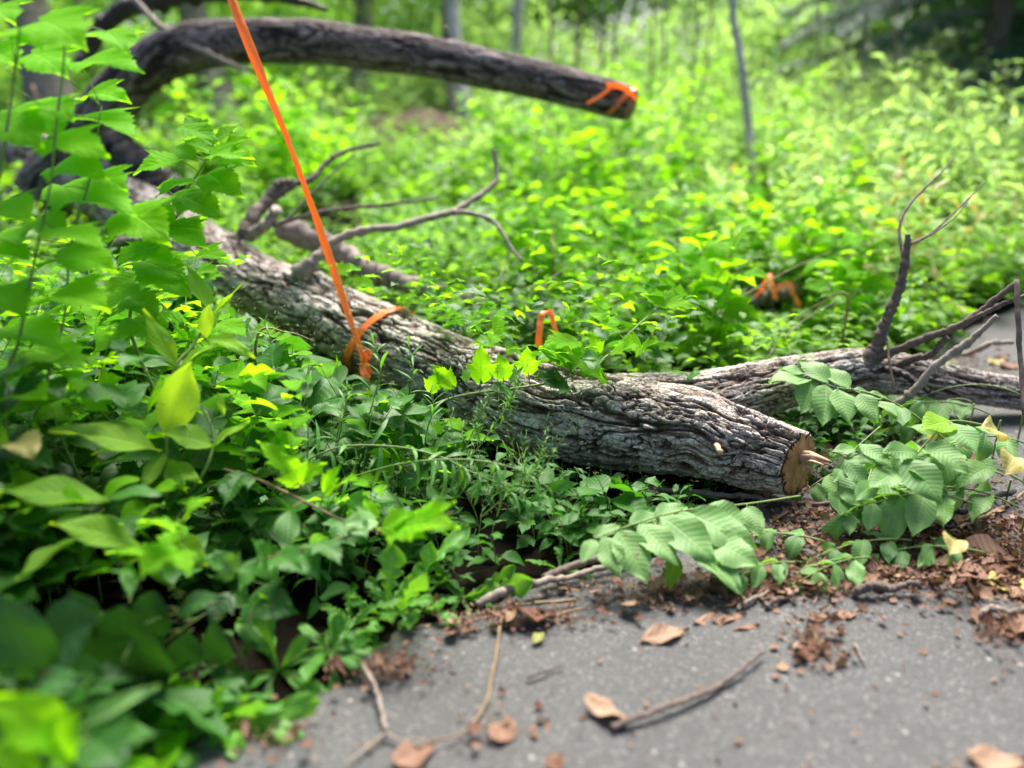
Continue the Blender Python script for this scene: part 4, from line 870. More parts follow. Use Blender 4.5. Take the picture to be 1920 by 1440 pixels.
frond_px('pale ribbed frond draped over the far limb of the log', [(1493, 675, 2.36, .002), (1523, 708, 2.33, .0022), (1563, 725, 2.3, .0024), (1613, 733, 2.28, .0026), (1660, 748, 2.26, .0027), (1710, 775, 2.24, .003), (1780, 830, 2.2, .003)],
    [(1517, 712, 1440, 718, 2.33, 2.28, dict(v=.9, w=1.1)), (1512, 700, 1458, 692, 2.34, 2.34, dict(v=.7, w=1.1)), (1522, 714, 1500, 777, 2.32, 2.25, dict(v=.5, w=1.15, n='c')), (1548, 722, 1542, 800, 2.3, 2.22, dict(v=.6, w=1.15, n='c')), (1572, 730, 1592, 794, 2.28, 2.21, dict(v=.95, w=1.3, n='c')), (1612, 738, 1642, 793, 2.26, 2.2, dict(v=.8, w=1.2, n='c')), (1553, 718, 1496, 676, 2.31, 2.38, dict(v=.8, w=1.2)), (1592, 728, 1545, 686, 2.3, 2.36, dict(v=.9, w=1.3)), (1650, 752, 1682, 782, 2.24, 2.18, dict(v=.7, w=1.2)), (1690, 765, 1692, 800, 2.22, 2.17, dict(v=.5, w=1.3)), (1600, 732, 1635, 738, 2.28, 2.3, dict(v=.5)), (1625, 740, 1668, 748, 2.27, 2.28, dict(v=.6))], 32)
frond_px('large dull frond low in front of the path right of the sawn end', [(1860, 800, 2.05, .003), (1782, 790, 2.0, .003), (1740, 828, 1.96, .0028), (1710, 860, 1.92, .0026), (1680, 888, 1.9, .0022), (1640, 905, 1.88, .0016)],
    [(1782, 792, 1832, 850, 1.98, 1.9, dict(v=.6, w=1.3)), (1697, 862, 1765, 945, 1.9, 1.82, dict(v=.4, w=1.35, n='c')), (1682, 885, 1628, 918, 1.9, 1.84, dict(v=.6)), (1737, 832, 1818, 892, 1.95, 1.87, dict(v=.8, w=1.1)), (1612, 832, 1675, 878, 1.94, 1.88, dict(v=.7, w=1.0)), (1782, 790, 1728, 806, 2.0, 1.94, dict(v=.9, m='lance', w=1.2)), (1640, 905, 1600, 940, 1.88, 1.84, dict(v=.5)), (1720, 850, 1650, 850, 1.93, 1.9, dict(v=.4)), (1760, 815, 1700, 800, 1.98, 2.0, dict(v=.7)), (1700, 870, 1740, 905, 1.9, 1.85, dict(v=.3))], 33)
frond_px('thin frond with small hanging leaflets below the splintered wood', [(1650, 800, 2.0, .002), (1605, 840, 1.97, .002), (1582, 868, 1.95, .002), (1572, 900, 1.93, .0018), (1572, 930, 1.92, .0012)],
    [(1585, 862, 1628, 922, 1.94, 1.88, dict(v=.3, n='c', w=.9)), (1573, 918, 1620, 950, 1.92, 1.87, dict(v=.5, n='c')), (1572, 920, 1574, 968, 1.92, 1.87, dict(v=.3, w=1.5, n='c')), (1578, 880, 1562, 905, 1.94, 1.9, dict(v=.4)), (1605, 842, 1558, 848, 1.97, 1.96, dict(v=.6)), (1590, 860, 1640, 870, 1.95, 1.92, dict(v=.5))], 34)
def frond_geo(L, T, rg, base, az, length, npair, ll, lift=.5, arch=1.0, lod=2, kind='ovate', filt=None, rr=.0025):
    t = np.linspace(0, 1, 16); el = lift - arch * t; h = np.cumsum(np.cos(el)) / 16 * length; z = np.cumsum(np.sin(el)) / 16 * length
    P = base + np.stack([np.cos(az) * h, np.sin(az) * h, z], 1)
    P[:, 2] = np.maximum(P[:, 2], ground_z(P[:, 0], P[:, 1]) + .03)
    if T is not None: T.add(P, np.linspace(rr, rr * .4, 16), 5)
    side = np.array([-math.sin(az), math.cos(az), 0])
    ps, ds, ss, ns = [], [], [], []
    for i in range(npair):
        tt = .22 + .74 * i / max(1, npair - 1); q = np.array([np.interp(tt, t, P[:, c]) for c in range(3)])
        f = P[min(15, int(tt * 15) + 1)] - P[int(tt * 15) - 1]; f /= np.linalg.norm(f)
        for s in (-1, 1):
            ps.append(q + rg.randn(3) * .002); ds.append(side * s * .85 + f * .55 + np.array([0, 0, rg.uniform(-.45, .05)])); ss.append(ll * math.sin(math.pi * (.25 + .6 * tt)) * rg.uniform(.85, 1.15)); ns.append(UP + rg.randn(3) * .3)
    ps.append(P[-1]); ds.append(P[-1] - P[-3] + np.array([0, 0, -.01])); ss.append(ll * .9); ns.append(UP)
    ps, ds, ss, ns = map(np.array, (ps, ds, ss, ns))
    ok = np.ones(len(ps), bool)
    if filt is not None:
        dn = ds / np.linalg.norm(ds, axis=1)[:, None]
        ok = filt(ps) & filt(ps + dn * ss[:, None] * .5) & filt(ps + dn * ss[:, None])
    sd = rg.randint(0, 4, len(ps)); v = rg.rand(len(ps))
    for q in range(4):
        m = ok & (sd == q)
        if m.any(): L.add(leaf_tpl(kind, lod, .12 + .12 * q, .2 + .35 * q, .05, .25 * (q - 1.5), q), ps[m], ds[m], ns[m], ss[m], v[m])
rg = np.random.RandomState(77)
FR = [((1900, 880, 2.05), 3.0, .34, 'frond at the right edge beside the yellowed leaves'), ((1880, 770, 2.3), 2.9, .36, 'frond under the bare sticks at the right edge'), ((1930, 940, 1.9), 2.8, .34, 'frond lowest at the right edge over the litter'), ((1830, 740, 2.45), 3.6, .28, 'frond leaning on the far limb near its right end'), ((1640, 860, 2.15), 4.2, .22, 'small frond in the gap behind the splintered end'), ((1860, 840, 2.2), 2.2, .32, 'frond pointing away over the hidden path'), ((1940, 820, 2.15), 3.3, .36, 'big frond reaching in from the right edge'), ((1730, 850, 2.25), 3.2, .3, 'frond in shade between the limb and the large dull one'), ((1800, 900, 1.98), 3.4, .3, 'frond spread flat above the dark roots'), ((1630, 870, 2.2), 3.6, .26, 'frond tucked in the crotch of the log'), ((1950, 900, 1.92), 2.6, .4, 'frond with the longest leaflets hanging in from the right edge'), ((1840, 930, 1.9), 3.2, .34, 'frond with broad leaflets drooping onto the litter at the right'), ((1930, 730, 2.4), 3.1, .36, 'frond crossing the far limb below the upright bare stick')]
FCL = lambda P: keep_clear(P, skip=(4,))
for (px_, az, ln, lab) in [(a, b, c, d) for a, b, c, d in FR]:
    b = W(*px_); b[2] = max(b[2] - .03, .04)
    o = empty('leafy_frond', (float(b[0]), float(b[1]), 0), lab, 'frond', 'fronds of paired leaflets'); L, T = Leaves(), Tubes()
    frond_geo(L, T, rg, b, az, ln, 5, .125 if 'leaflets' in lab else .10, .5, 1.1, filt=FCL); T.add([b, (b[0] + .02, b[1] + .03, 0)], [.003, .003], 5)
    T.build('stem', M['stem'], o); L.build('foliage', M['walnut'], o)
# small fronds lying along the litter at the edge of the path
for i, (px_, py_, az, ln, lab) in enumerate([(1560, 1020, 2.9, .26, 'small flattened frond on the litter left of the roots'), (1720, 1015, 3.3, .28, 'small drooping frond on the litter in front of the roots'), (1860, 1040, 3.0, .26, 'small frond on the litter at the right edge'), (1640, 1045, 3.5, .22, 'browning small frond on the litter by the dark stick'), (1500, 1055, 3.4, .2, 'little green frond between the pale frond and the path')]):
    b = G(px_, py_, .05); o = empty('leafy_frond', (float(b[0]), float(b[1]), 0), lab, 'frond', 'fronds of paired leaflets'); L, T = Leaves(), Tubes()
    frond_geo(L, T, rg, b, az, ln, 4, .075, .25, .7); T.build('stem', M['stem'], o); L.build('foliage', M['walnut'], o)
# yellowed leaves among the fronds
for i, (bx, by, tx, ty, d, lab) in enumerate([(1872, 818, 1838, 802, 2.0, 'pale yellow withered leaf on the fronds right of the log'), (1902, 858, 1880, 890, 1.9, 'yellow-green leaf hanging at the right edge under the withered one'), (1792, 1014, 1778, 1040, 1.72, 'cream leaf with a brown hole on the litter'), (1750, 820, 1770, 800, 2.1, 'small yellow leaf beneath the fronds'), (30, 828, 62, 862, 1.5, 'curled yellow and brown leaf hanging at the far left')]):
    L = Leaves(); b, t = W(bx, by, d), W(tx, ty, d - .04); leaf2(L, 'broad', b, t, UP + CAMV * .6, .8 - .2 * (i == 4), 2, .5, 1.2, .06, .5, i)
    tag(L.build('fallen_leaf' if i != 1 else 'yellow_leaf', M['yellow']), lab, 'leaf', 'yellowing leaves')

# ------------------------------------------------------------------ rosettes along the edge of the path
def rosette(label, px_, py_, n, ll, seed, kind='dandelion', mat='dandelion', elev=(.1, 1.0), named=()):
    rg = np.random.RandomState(seed); b = G(px_, py_, 0.0); o = empty('weed_rosette', tuple(float(q) for q in b), label, 'weed', 'weed rosettes along the path edge'); L = Leaves()
    b = b + np.array([0, 0, .006])
    for i in range(n):
        az = i * 2.4 + rg.uniform(-.3, .3); el = rg.uniform(*elev); d = np.array([math.cos(az) * math.cos(el), math.sin(az) * math.cos(el), math.sin(el)])
        L.add(leaf_tpl(kind, 2, .25, rg.uniform(.6, 1.5), .04, rg.uniform(-.3, .3), i % 5), b, d, UP - d * .2 + rg.randn(3) * .1, ll * rg.uniform(.7, 1.15), rg.rand())
    for (tx, ty, dd, w_) in named:
        x, y, d = project(b); t = W(tx, ty, float(d) + dd); leaf2(L, kind, b, t, CAMV + rg.randn(3) * .2, rg.uniform(.4, 1), 2, .2, .35, .05, .1, rg.randint(0, 5), w_)
    L.build('foliage', M[mat], o); return o
rosette('toothed rosette with tall ribbed leaves left of the edge stick', 722, 1165, 8, .13, 1, named=((738, 1020, .02, 1.3), (800, 1075, -.05, 1.0), (655, 1120, 0, 1.0), (880, 985, .1, .7)))
rosette('low toothed rosette with a bright leaf at the end of the edge stick', 870, 1125, 8, .11, 2, elev=(.05, .6), named=((1002, 1090, -.04, 1.1), (965, 1060, .05, .9), (800, 1040, .05, .8)))
rosette('toothed rosette between the two largest ones', 790, 1150, 8, .12, 3, named=((810, 1015, .03, .9), (835, 1130, -.05, 1.2)))
rosette('rosette with one upright spoon-shaped leaf on the dark edge', 522, 1262, 7, .12, 4, 'spatula', named=((484, 1112, .02, 1.1), (575, 1190, 0, 1.1), (600, 1310, -.06, 1.0)))
rosette('pale rosette drooping onto the path near the bottom', 450, 1360, 9, .12, 5, 'spatula', named=((530, 1385, -.04, 1.0), (600, 1312, 0, 1.0), (410, 1290, .02, 1.2)))
rosette('bright rosette with lit leaves left of the path bottom', 375, 1375, 9, .13, 6, 'spatula', 'lobed', named=((330, 1285, .02, 1.3), (355, 1275, .05, 1.3), (420, 1290, .02, 1.1)))
rosette('rosette in shade behind the spoon-shaped leaf', 620, 1235, 8, .12, 7, 'spatula', named=((640, 1150, .03, 1.2), (690, 1200, 0, 1.0)))
rosette('toothed rosette tucked under the arching vine', 660, 1180, 8, .13, 8)
rosette('dim rosette beneath the soft corner leaves', 290, 1420, 8, .12, 9, 'spatula')
rosette('rosette at the very bottom beside the path corner', 220, 1450, 8, .13, 10, 'spatula', 'lobed')
rosette('small rosette by the brown edge litter right of the bright leaf', 1050, 1075, 7, .08, 11, elev=(.1, .8))
# ------------------------------------------------------------------ undergrowth
OFFP = lambda x, y, m=.0: (~in_path(x, y)) & (edge_dist(x, y) > m)
def scatter(rg, n, x0, x1, y0, y1, m=.05):
    x, y = rg.uniform(x0, x1, n), rg.uniform(y0, y1, n); k = OFFP(x, y, m)
    return np.stack([x[k], y[k], ground_z(x[k], y[k])], 1)
def bulk(name, label_kind, rg, bases, hfun, kinds, ll, mat, nl, lod, lean=.3, sr=.0018, filt=keep_clear, petiole=.2, elev=(-.3, .4), stems=True, droop=.7, lsc=None, t0=.2):
    L, T = Leaves(), Tubes()
    for b in bases:
        h = hfun(b) * rg.uniform(.65, 1.3)
        if h < .04: continue
        s = 1 if lsc is None else lsc(b)
        pv = vnoise(np.array([[b[0] * .9, b[1] * .7, 2.2], [b[0] * .8 + 9, b[1] * .6, 7.7]]), 4)      # patches of one species or another
        s *= .55 + .9 * pv[1]; vl = .75 * pv[0] * rg.uniform(.6, 1.3)
        shoot(L, T if stems else None, rg, b, h, kinds[rg.randint(len(kinds))], ll * s * rg.uniform(.7, 1.25), lean, nl, t0, lod, petiole, elev, droop, filt=filt, sr=sr, vlo=min(vl, .8), vhi=min(vl + .35, 1))
    L.filter(filt); tag(L.build(name, M[mat]), kind='stuff')
    if stems and T.n: tag(T.build(name + '_stems', M['stem']), kind='stuff')
    return L.count()
rg = np.random.RandomState(500)
# in front of the log, left: a roof of leaves over a dark hollow that is open towards the path
def hfront(b):
    e = float(edge_dist(b[0], b[1]))
    return min(.44, .08 + e * .62)
HOLLOW = [(40, 1060), (180, 1090), (400, 1060), (560, 1100), (680, 1040), (860, 1010), (960, 930), (1100, 950), (1060, 1070), (860, 1090), (740, 1150), (620, 1190), (500, 1230), (320, 1270), (100, 1270), (40, 1200)]
def front_ok(P):
    k = keep_clear(P); px, py, d = project(P)
    h = inpoly(px, py, HOLLOW) & (d < 1.7)
    k &= ~(inpoly(px, py, HERO) & (d < 1.72))
    k &= ~(inpoly(px, py, HERO2) & (d < 1.64)) & ~(inpoly(px, py, HERO3) & (d < 1.93))
    return k & (~h | (np.abs(np.sin(P[:, 0] * 917.3 + P[:, 1] * 531.7)) > .74))
HERO2 = [(420, 830), (680, 860), (870, 930), (880, 1010), (640, 1045), (540, 1060), (420, 1110), (370, 1030)]
HERO3 = [(610, 640), (830, 640), (1040, 740), (1060, 930), (900, 970), (740, 900), (560, 870)]
HERO = [(70, 790), (270, 760), (280, 600), (330, 480), (470, 520), (480, 680), (490, 800), (410, 870), (300, 900), (80, 870)]
B = scatter(rg, 300, -2.2, .45, .95, 2.9, .10)
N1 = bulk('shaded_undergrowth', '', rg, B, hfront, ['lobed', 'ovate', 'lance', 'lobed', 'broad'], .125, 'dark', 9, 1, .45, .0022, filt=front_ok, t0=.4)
B = scatter(rg, 270, -2.2, .35, 1.25, 2.8, .2)
N2 = bulk('lit_undergrowth', '', rg, B, lambda b: hfront(b) * 1.12, ['lobed', 'ovate', 'lobed', 'lance'], .09, 'lobed', 8, 1, .45, .002, filt=front_ok, t0=.62)  # brighter leaf colour on top, darker one below: light and shade painted in
B = scatter(rg, 260, -2.0, 1.2, .95, 2.6, .0); B = B[edge_dist(B[:, 0], B[:, 1]) < .16]
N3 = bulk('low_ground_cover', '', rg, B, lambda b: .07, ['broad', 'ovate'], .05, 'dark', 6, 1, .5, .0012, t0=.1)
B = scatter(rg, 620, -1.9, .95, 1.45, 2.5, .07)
N3 += bulk('shade_fill_weeds', '', rg, B, lambda b: .13, ['ovate', 'lobed', 'lance'], .075, 'dark', 8, 1, .4, .0016, t0=.15)  # low weeds added in darkened green to deepen the hollow's shade
behind_limb = lambda P: (near_log(P, tQ[::16], tR[::16]) > .01) & (near_log(P, lQ[::14], lR[::14]) > .01)
x_, y_ = rg.uniform(.35, 1.5, 170), rg.uniform(2.0, 2.75, 170); B = np.stack([x_, y_, ground_z(x_, y_)], 1); px_, py_, d_ = project(B); B = B[(px_ > 1290) & (edge_dist(x_, y_) < .22)]
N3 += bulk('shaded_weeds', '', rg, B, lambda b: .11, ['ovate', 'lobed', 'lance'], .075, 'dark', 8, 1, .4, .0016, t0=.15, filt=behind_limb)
# under and just behind the log
B = scatter(rg, 900, -2.4, 2.6, 2.2, 4.2, .05)
N4 = bulk('weeds_behind_log', '', rg, B, lambda b: .12 + .26 * float(vnoise(np.array([[b[0] * 2, b[1] * 2, 6.]]), 5)[0]), ['lobed', 'ovate', 'ovate', 'lance'], .10, 'cover', 9, 1, .4, .0018)
# further back
def carpet(name, rg, n, x0, x1, y0, y1, h, ll, mat, kinds, nl=9, lod=0, hole=None, m=.1, stems=False, elev=(-.3, .5), lean=.3, gap=0):
    B = scatter(rg, n, x0, x1, y0, y1, m)
    B = B[np.abs(B[:, 0]) < .72 * B[:, 1] + .8]
    if gap: B = B[vnoise(np.stack([B[:, 0] * 1.7, B[:, 1] * 1.3, B[:, 0] * 0 + 3.3], 1), 8) > gap * np.clip((8 - B[:, 1]) / 3, 0, 1)]
    if hole is not None: B = B[~hole(B)]
    return bulk(name, '', rg, B, h, kinds, ll, mat, nl, lod, lean, .0016, keep_clear, .2, elev, stems, .7, lambda b: 1 + .04 * b[1])
def soil_bank():
    c = W(800, 292, 9.0); n = 40; a = np.linspace(-1, 1, n); X, Y = np.meshgrid(a, a); x, y = c[0] + X * 1.0, c[1] + Y * .9
    z = ground_z(x, y) - .12 + .42 * np.clip(1 - X ** 2 - Y ** 2, 0, 1) ** .8 + (fbm(np.stack([x.ravel() * 3, y.ravel() * 3, 0 * x.ravel()], 1), 4, 2).reshape(n, n) - .5) * .2
    i = np.arange(n - 1)[:, None] * n; j = np.arange(n - 1)[None]
    F = np.stack([i + j, i + j + 1, i + n + j + 1, i + n + j], -1).reshape(-1, 4)
    tag(mk('soil_bank', np.stack([x, y, z], -1).reshape(-1, 3), [F], plain_mat('bare_soil', (.05, .032, .022), (.17, .115, .08), 6, .9, 1.0, .03)), kind='structure')
soil_bank()
def bank(B):   # the bare slope of soil
    px, py, d = project(B); return (np.hypot((px - 800) / 115, (py - 285) / 42) < 1)
clump = lambda b, s: float(vnoise(np.array([[b[0] * 1.1, b[1] * .8, s]]), 5)[0])
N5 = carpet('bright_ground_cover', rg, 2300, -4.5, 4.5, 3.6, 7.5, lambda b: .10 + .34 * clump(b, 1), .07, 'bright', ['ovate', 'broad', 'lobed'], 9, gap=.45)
N6 = carpet('green_ground_cover', rg, 2600, -5, 5, 3.2, 8.0, lambda b: .08 + .42 * clump(b, 4), .085, 'cover', ['ovate', 'lobed', 'broad'], 9, gap=.35)
N9 = carpet('dull_ground_cover', rg, 1500, -5, 5, 3.0, 8.5, lambda b: .06 + .3 * clump(b, 14), .095, 'walnut', ['ovate', 'lobed', 'broad'], 8, gap=.4)
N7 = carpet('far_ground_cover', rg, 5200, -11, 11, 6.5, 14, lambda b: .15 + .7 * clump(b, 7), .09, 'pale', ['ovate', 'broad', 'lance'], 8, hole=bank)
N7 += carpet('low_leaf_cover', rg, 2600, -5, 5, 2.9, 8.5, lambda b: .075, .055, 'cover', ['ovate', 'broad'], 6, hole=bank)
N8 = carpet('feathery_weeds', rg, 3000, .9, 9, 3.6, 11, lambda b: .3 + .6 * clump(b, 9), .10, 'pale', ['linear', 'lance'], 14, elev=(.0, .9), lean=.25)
N8 += carpet('yellowing_weeds', rg, 150, 1.3, 4, 3.4, 6.5, lambda b: .2 + .4 * clump(b, 3), .11, 'yellow', ['linear', 'lance'], 7, elev=(.2, 1.0), lean=.3)
print('leaves', N1, N2, N3, N4, N5, N6, N7, N8)

# ------------------------------------------------------------------ shoots one can tell apart behind the log
def proto_shoot(name, mat, kind, h, ll, nl, seed, lod=1, lean=.25, t0=.25, elev=(-.25, .45)):
    rg = np.random.RandomState(seed); o = empty(name, (0, 0, 0), None, None); L, T = Leaves(), Tubes()
    for k in range(3):
        shoot(L, T, rg, np.array([rg.uniform(-.05, .05), rg.uniform(-.05, .05), -.02]), h * rg.uniform(.7, 1.1), kind, ll, lean, nl, t0, lod, elev=elev, sr=.003)
    T.build('stem', M['redstem'], o); L.build('foliage', M[mat], o)
    return o
def spread(protos, spots, label, cat, group, rg):
    used = {}
    for i, (x, y, s) in enumerate(spots):
        p = protos[i % len(protos)]; z = float(ground_z(x, y)); rz = rg.uniform(0, 6.3)
        if p.name not in used:
            used[p.name] = 1; o = p; o.location = (x, y, z); o.rotation_euler = (0, 0, rz); o.scale = (s, s, s)
        else: o = copy_tree(p, (x, y, z), rz, s)
        tag(o, label, cat, group)
rg = np.random.RandomState(41)
pr = [proto_shoot('lobed_leaf_shoot', 'lobed', 'lobed', .46, .125, 10, 60 + k) for k in range(5)]
sp = []
for px_, d in [(1180, 3.3), (1240, 3.6), (1290, 3.2), (1340, 3.9), (1380, 4.1), (1430, 4.3), (1560, 3.6), (1520, 3.7), (1550, 4.3), (1210, 4.2), (1270, 4.6), (1150, 4.0), (1400, 4.6), (1490, 4.8), (1330, 4.3), (1090, 3.5), (1040, 4.1), (1120, 4.8), (980, 3.7), (1000, 4.6), (1300, 2.95), (1590, 3.3)]:
    p = W(px_, 500, d); sp.append((p[0], p[1], rg.uniform(.95, 1.4)))
spread(pr, sp, 'upright shoot of bright lobed leaves in the thicket behind the log', 'plant', 'lobed-leaf shoots behind the log', rg)

def proto_shrub(name, mat, kinds, h, ll, nst, nl, seed, elev=(-.3, .4), spreadr=.22):
    rg = np.random.RandomState(seed); o = empty(name, (0, 0, 0), None, None); L, T = Leaves(), Tubes()
    for k in range(nst):
        a = rg.uniform(0, 6.3); r = spreadr * rg.rand()
        shoot(L, T, rg, np.array([r * math.cos(a), r * math.sin(a), -.02]), h * rg.uniform(.6, 1.15), kinds[k % len(kinds)], ll * rg.uniform(.8, 1.2), .45, nl, .3, 0, elev=elev, sr=.004, lean_dir=a)
    T.build('stem', M['redstem'], o); L.build('foliage', M[mat], o); return o
rg = np.random.RandomState(43)
for nm, mat, kinds, h, ll, nst, nl, lab, cat, grp, ev, spots in (
    ('leafy_shrub', 'lobed', ['lobed'], .85, .14, 8, 12, 'knee-high lobed-leaf shrub standing above the ground cover', 'shrub', 'lobed-leaf shrubs in the clearing', (-.3, .4), [(1120, 5.2), (1220, 5.6), (1330, 5.4), (1510, 5.8), (1560, 5.5), (1010, 6.2), (1270, 6.8), (1150, 7.2), (1500, 7.0), (1400, 7.4), (560, 5.8), (480, 6.4), (620, 6.6), (930, 7.6)]),
    ('leafy_shrub', 'canopy', ['ovate', 'broad'], .8, .12, 9, 13, 'dense dull green shrub standing above the ground cover', 'shrub', 'dull green shrubs in the clearing', (-.3, .4), [(1190, 6.0), (1370, 6.3), (1540, 6.2), (1080, 6.6), (1000, 7.8), (1290, 8.2), (1440, 8.4), (420, 7.2), (540, 7.6), (560, 8.2), (1000, 5.6), (300, 5.9)]),
    ('feathery_weed', 'pale', ['linear', 'lance'], 1.0, .14, 12, 22, 'tall feathery pale green weed in the open right side of the clearing', 'weed', 'feathery weeds on the right', (.1, .9), [(1560, 6.0), (1690, 5.2), (1780, 5.6), (1870, 5.1), (1950, 5.8), (1665, 6.4), (1730, 6.8), (1830, 6.6), (1910, 7.2), (1580, 7.4), (1680, 7.9), (1770, 8.0), (1860, 8.3), (1700, 9.2), (1800, 9.4), (1610, 9.0), (1900, 9.0)])):
    ps = [proto_shrub(nm, mat, kinds, h, ll, nst, nl, 200 + 7 * k + len(mat), ev) for k in range(4)]
    sp = []
    for px_, d in spots:
        p = W(px_, 400, d); sp.append((p[0], p[1], rg.uniform(.75, 1.3)))
    spread(ps, sp, lab, cat, grp, rg)

# ------------------------------------------------------------------ trees, saplings and bushes behind
def tree_trunk(rows, mat, extra=None, top=None, seed=0, sides=12):
    P, R = px_path(rows); b = P[-1].copy(); g = float(ground_z(b[0], b[1])); P = np.vstack([P, [b[0], b[1], g - .05]]); R = np.append(R, R[-1] * 1.15)
    dr = P[0] - P[1]; dr /= np.linalg.norm(dr)
    top = top or 2.0; P = np.vstack([P[0] + dr * top + np.array([0, 0, top * .2]), P]); R = np.append(R[0] * .75, R)
    return P, R
def tree(name, label, rows, tm, cm, crown, seed, group, kind='ovate', ll=.11, n=900, lod=0, top=2.0):
    """crown: list of (px, py, d, rx, rz) clumps of leaves"""
    rg = np.random.RandomState(seed); P, R = tree_trunk(rows, tm, top=top)
    o = empty(name, (float(P[-1][0]), float(P[-1][1]), float(P[-1][2])), label, 'tree', group)
    T = Tubes(); Q = catmull(P, 50); Rr = np.interp(np.linspace(0, 1, 50), np.linspace(0, 1, len(R)), R) * (1 + (rg.rand(50) - .5) * .08); T.add(Q, Rr, 12)
    L = Leaves()
    for (cx, cy, d, rx, rz) in crown:
        c = W(cx, cy, d); k = int(n * rx * rx)
        j = Q[rg.randint(3, 14)] if np.linalg.norm(Q[5] - c) < 5 else None
        if j is not None: T.add([j, (j + c) / 2 + np.array([0, 0, .15]), c], [max(.012, Rr[5] * .3), max(.009, Rr[5] * .2), .005], 6, 10)
        leaf_cloud(L, rg, c, rx, rz, k, kind, ll, lod)
    T.build('trunk', M[tm], o)
    if L.items: L.build('crown', M[cm], o)
    return o
def leaf_cloud(L, rg, c, rx, rz, k, kind, ll, lod=0, sprays=None):
    """leaves gathered on sprays, so that the crown has gaps and light and dark clumps"""
    ns = max(3, k // 16)
    u = rg.randn(ns, 3); u /= np.linalg.norm(u, axis=1)[:, None]; rad = rg.rand(ns) ** .45
    S = c + u * rad[:, None] * np.array([rx, rx, rz])
    per = max(4, k // ns)
    pos = np.repeat(S, per, 0) + rg.randn(ns * per, 3) * np.array([.13, .13, .07]) * (ll / .1)
    D = rnd_dirs(rg, len(pos), -.7, .3); N = UP + rg.randn(len(pos), 3) * .35
    sz = ll * rg.uniform(.6, 1.3, len(pos)); v = np.clip(np.repeat(rg.rand(ns), per) * .6 + rg.rand(len(pos)) * .4, 0, 1)
    g = keep_clear(pos) & (pos[:, 2] > ground_z(pos[:, 0], pos[:, 1]) + .02)
    sd = rg.randint(0, 3, len(pos))
    for q in range(3):
        m = g & (sd == q)
        if m.any(): L.add(leaf_tpl(kind, lod, .2 + .1 * q, .5 + .3 * q, .03, 0, q), pos[m], D[m], N[m], sz[m], v[m])
TG = 'trees behind the clearing'
tree('tree', 'thick grey leaning trunk at the top left corner', [(30, -60, 7.2, .18), (52, 20, 7.1, .18), (70, 80, 7.0, .19), (95, 180, 6.9, .2), (130, 300, 6.8, .21)], 'trunk', 'canopy', [(120, -120, 7.5, 1.2, .6), (10, -200, 7, 1.0, .5)], 1, TG)
tree('tree', 'grey tree standing right behind the bend of the arched limb', [(340, -60, 8.6, .15), (360, 20, 8.5, .155), (388, 110, 8.4, .16), (412, 190, 8.3, .165), (430, 260, 8.2, .18), (460, 330, 8.1, .19)], 'trunk', 'canopy', [(330, -150, 9, 1.4, .7), (480, -60, 9, 1.0, .6)], 2, TG)
tree('tree', 'dark trunk meeting the top of the arched limb from behind', [(682, -60, 10.2, .12), (680, 30, 10.2, .12), (674, 130, 10.1, .125), (668, 200, 10, .13), (664, 262, 9.9, .15)], 'trunk', 'canopy', [(700, -120, 10.4, 1.5, .7), (560, 20, 10.5, 1.1, .6), (600, 170, 10.6, .8, .5)], 3, TG)
tree('tree', 'pale slim trunk behind the middle of the arched limb', [(845, -60, 9.2, .075), (850, 40, 9.2, .078), (860, 130, 9.1, .082), (872, 215, 9, .085)], 'paletrunk', 'canopy', [(800, -100, 12.5, 1.4, .7), (900, 20, 12.8, 1.0, .5)], 4, TG)
tree('tree', 'thin trunk added for the dark shadow left of the pale slim one', [(834, -60, 9.4, .04), (836, 60, 9.4, .045), (844, 160, 9.3, .05), (850, 220, 9.2, .05)], 'trunk', 'canopy', [(830, -140, 13, .9, .5)], 5, TG)  # added trunk stands in for the shadow beside the pale one
tree('tree', 'palest straight trunk right of the middle at the top', [(974, -60, 9.8, .055), (970, 40, 9.8, .058), (963, 130, 9.8, .062), (958, 215, 9.7, .065)], 'paletrunk', 'canopy', [(980, -100, 14.3, 1.5, .7), (1080, 10, 14.5, 1.0, .6)], 6, TG)
tree('tree', 'thin grey trunk in the upper left with the sky showing beside it', [(135, -60, 9.5, .05), (150, 30, 9.5, .055), (168, 100, 9.4, .06), (190, 220, 9.3, .065)], 'trunk', 'canopy', [(160, -110, 9.7, 1.0, .5)], 7, TG)
tree('sapling', 'slender grey sapling leaning left in front of the bright thicket', [(1362, -160, 6.3, .026), (1370, -40, 6.3, .028), (1376, 40, 6.3, .03), (1390, 120, 6.25, .034), (1402, 230, 6.2, .036), (1412, 320, 6.1, .038), (1428, 405, 6, .04)], 'paletrunk', 'pale', [(1300, -260, 6.6, .7, .4), (1480, -160, 6.9, .6, .3)], 8, TG, top=1.0, ll=.09)
tree('sapling', 'thin straight sapling at the edge of the yellow-green weeds on the right', [(1624, -120, 6.8, .010), (1622, 60, 6.8, .012), (1618, 150, 6.8, .013), (1614, 250, 6.7, .015), (1610, 350, 6.6, .016), (1612, 440, 6.4, .016)], 'trunk', 'pale', [(1640, -150, 7.1, .5, .3)], 9, TG, top=.6, ll=.08)
SG2 = 'thin stems in the thicket'
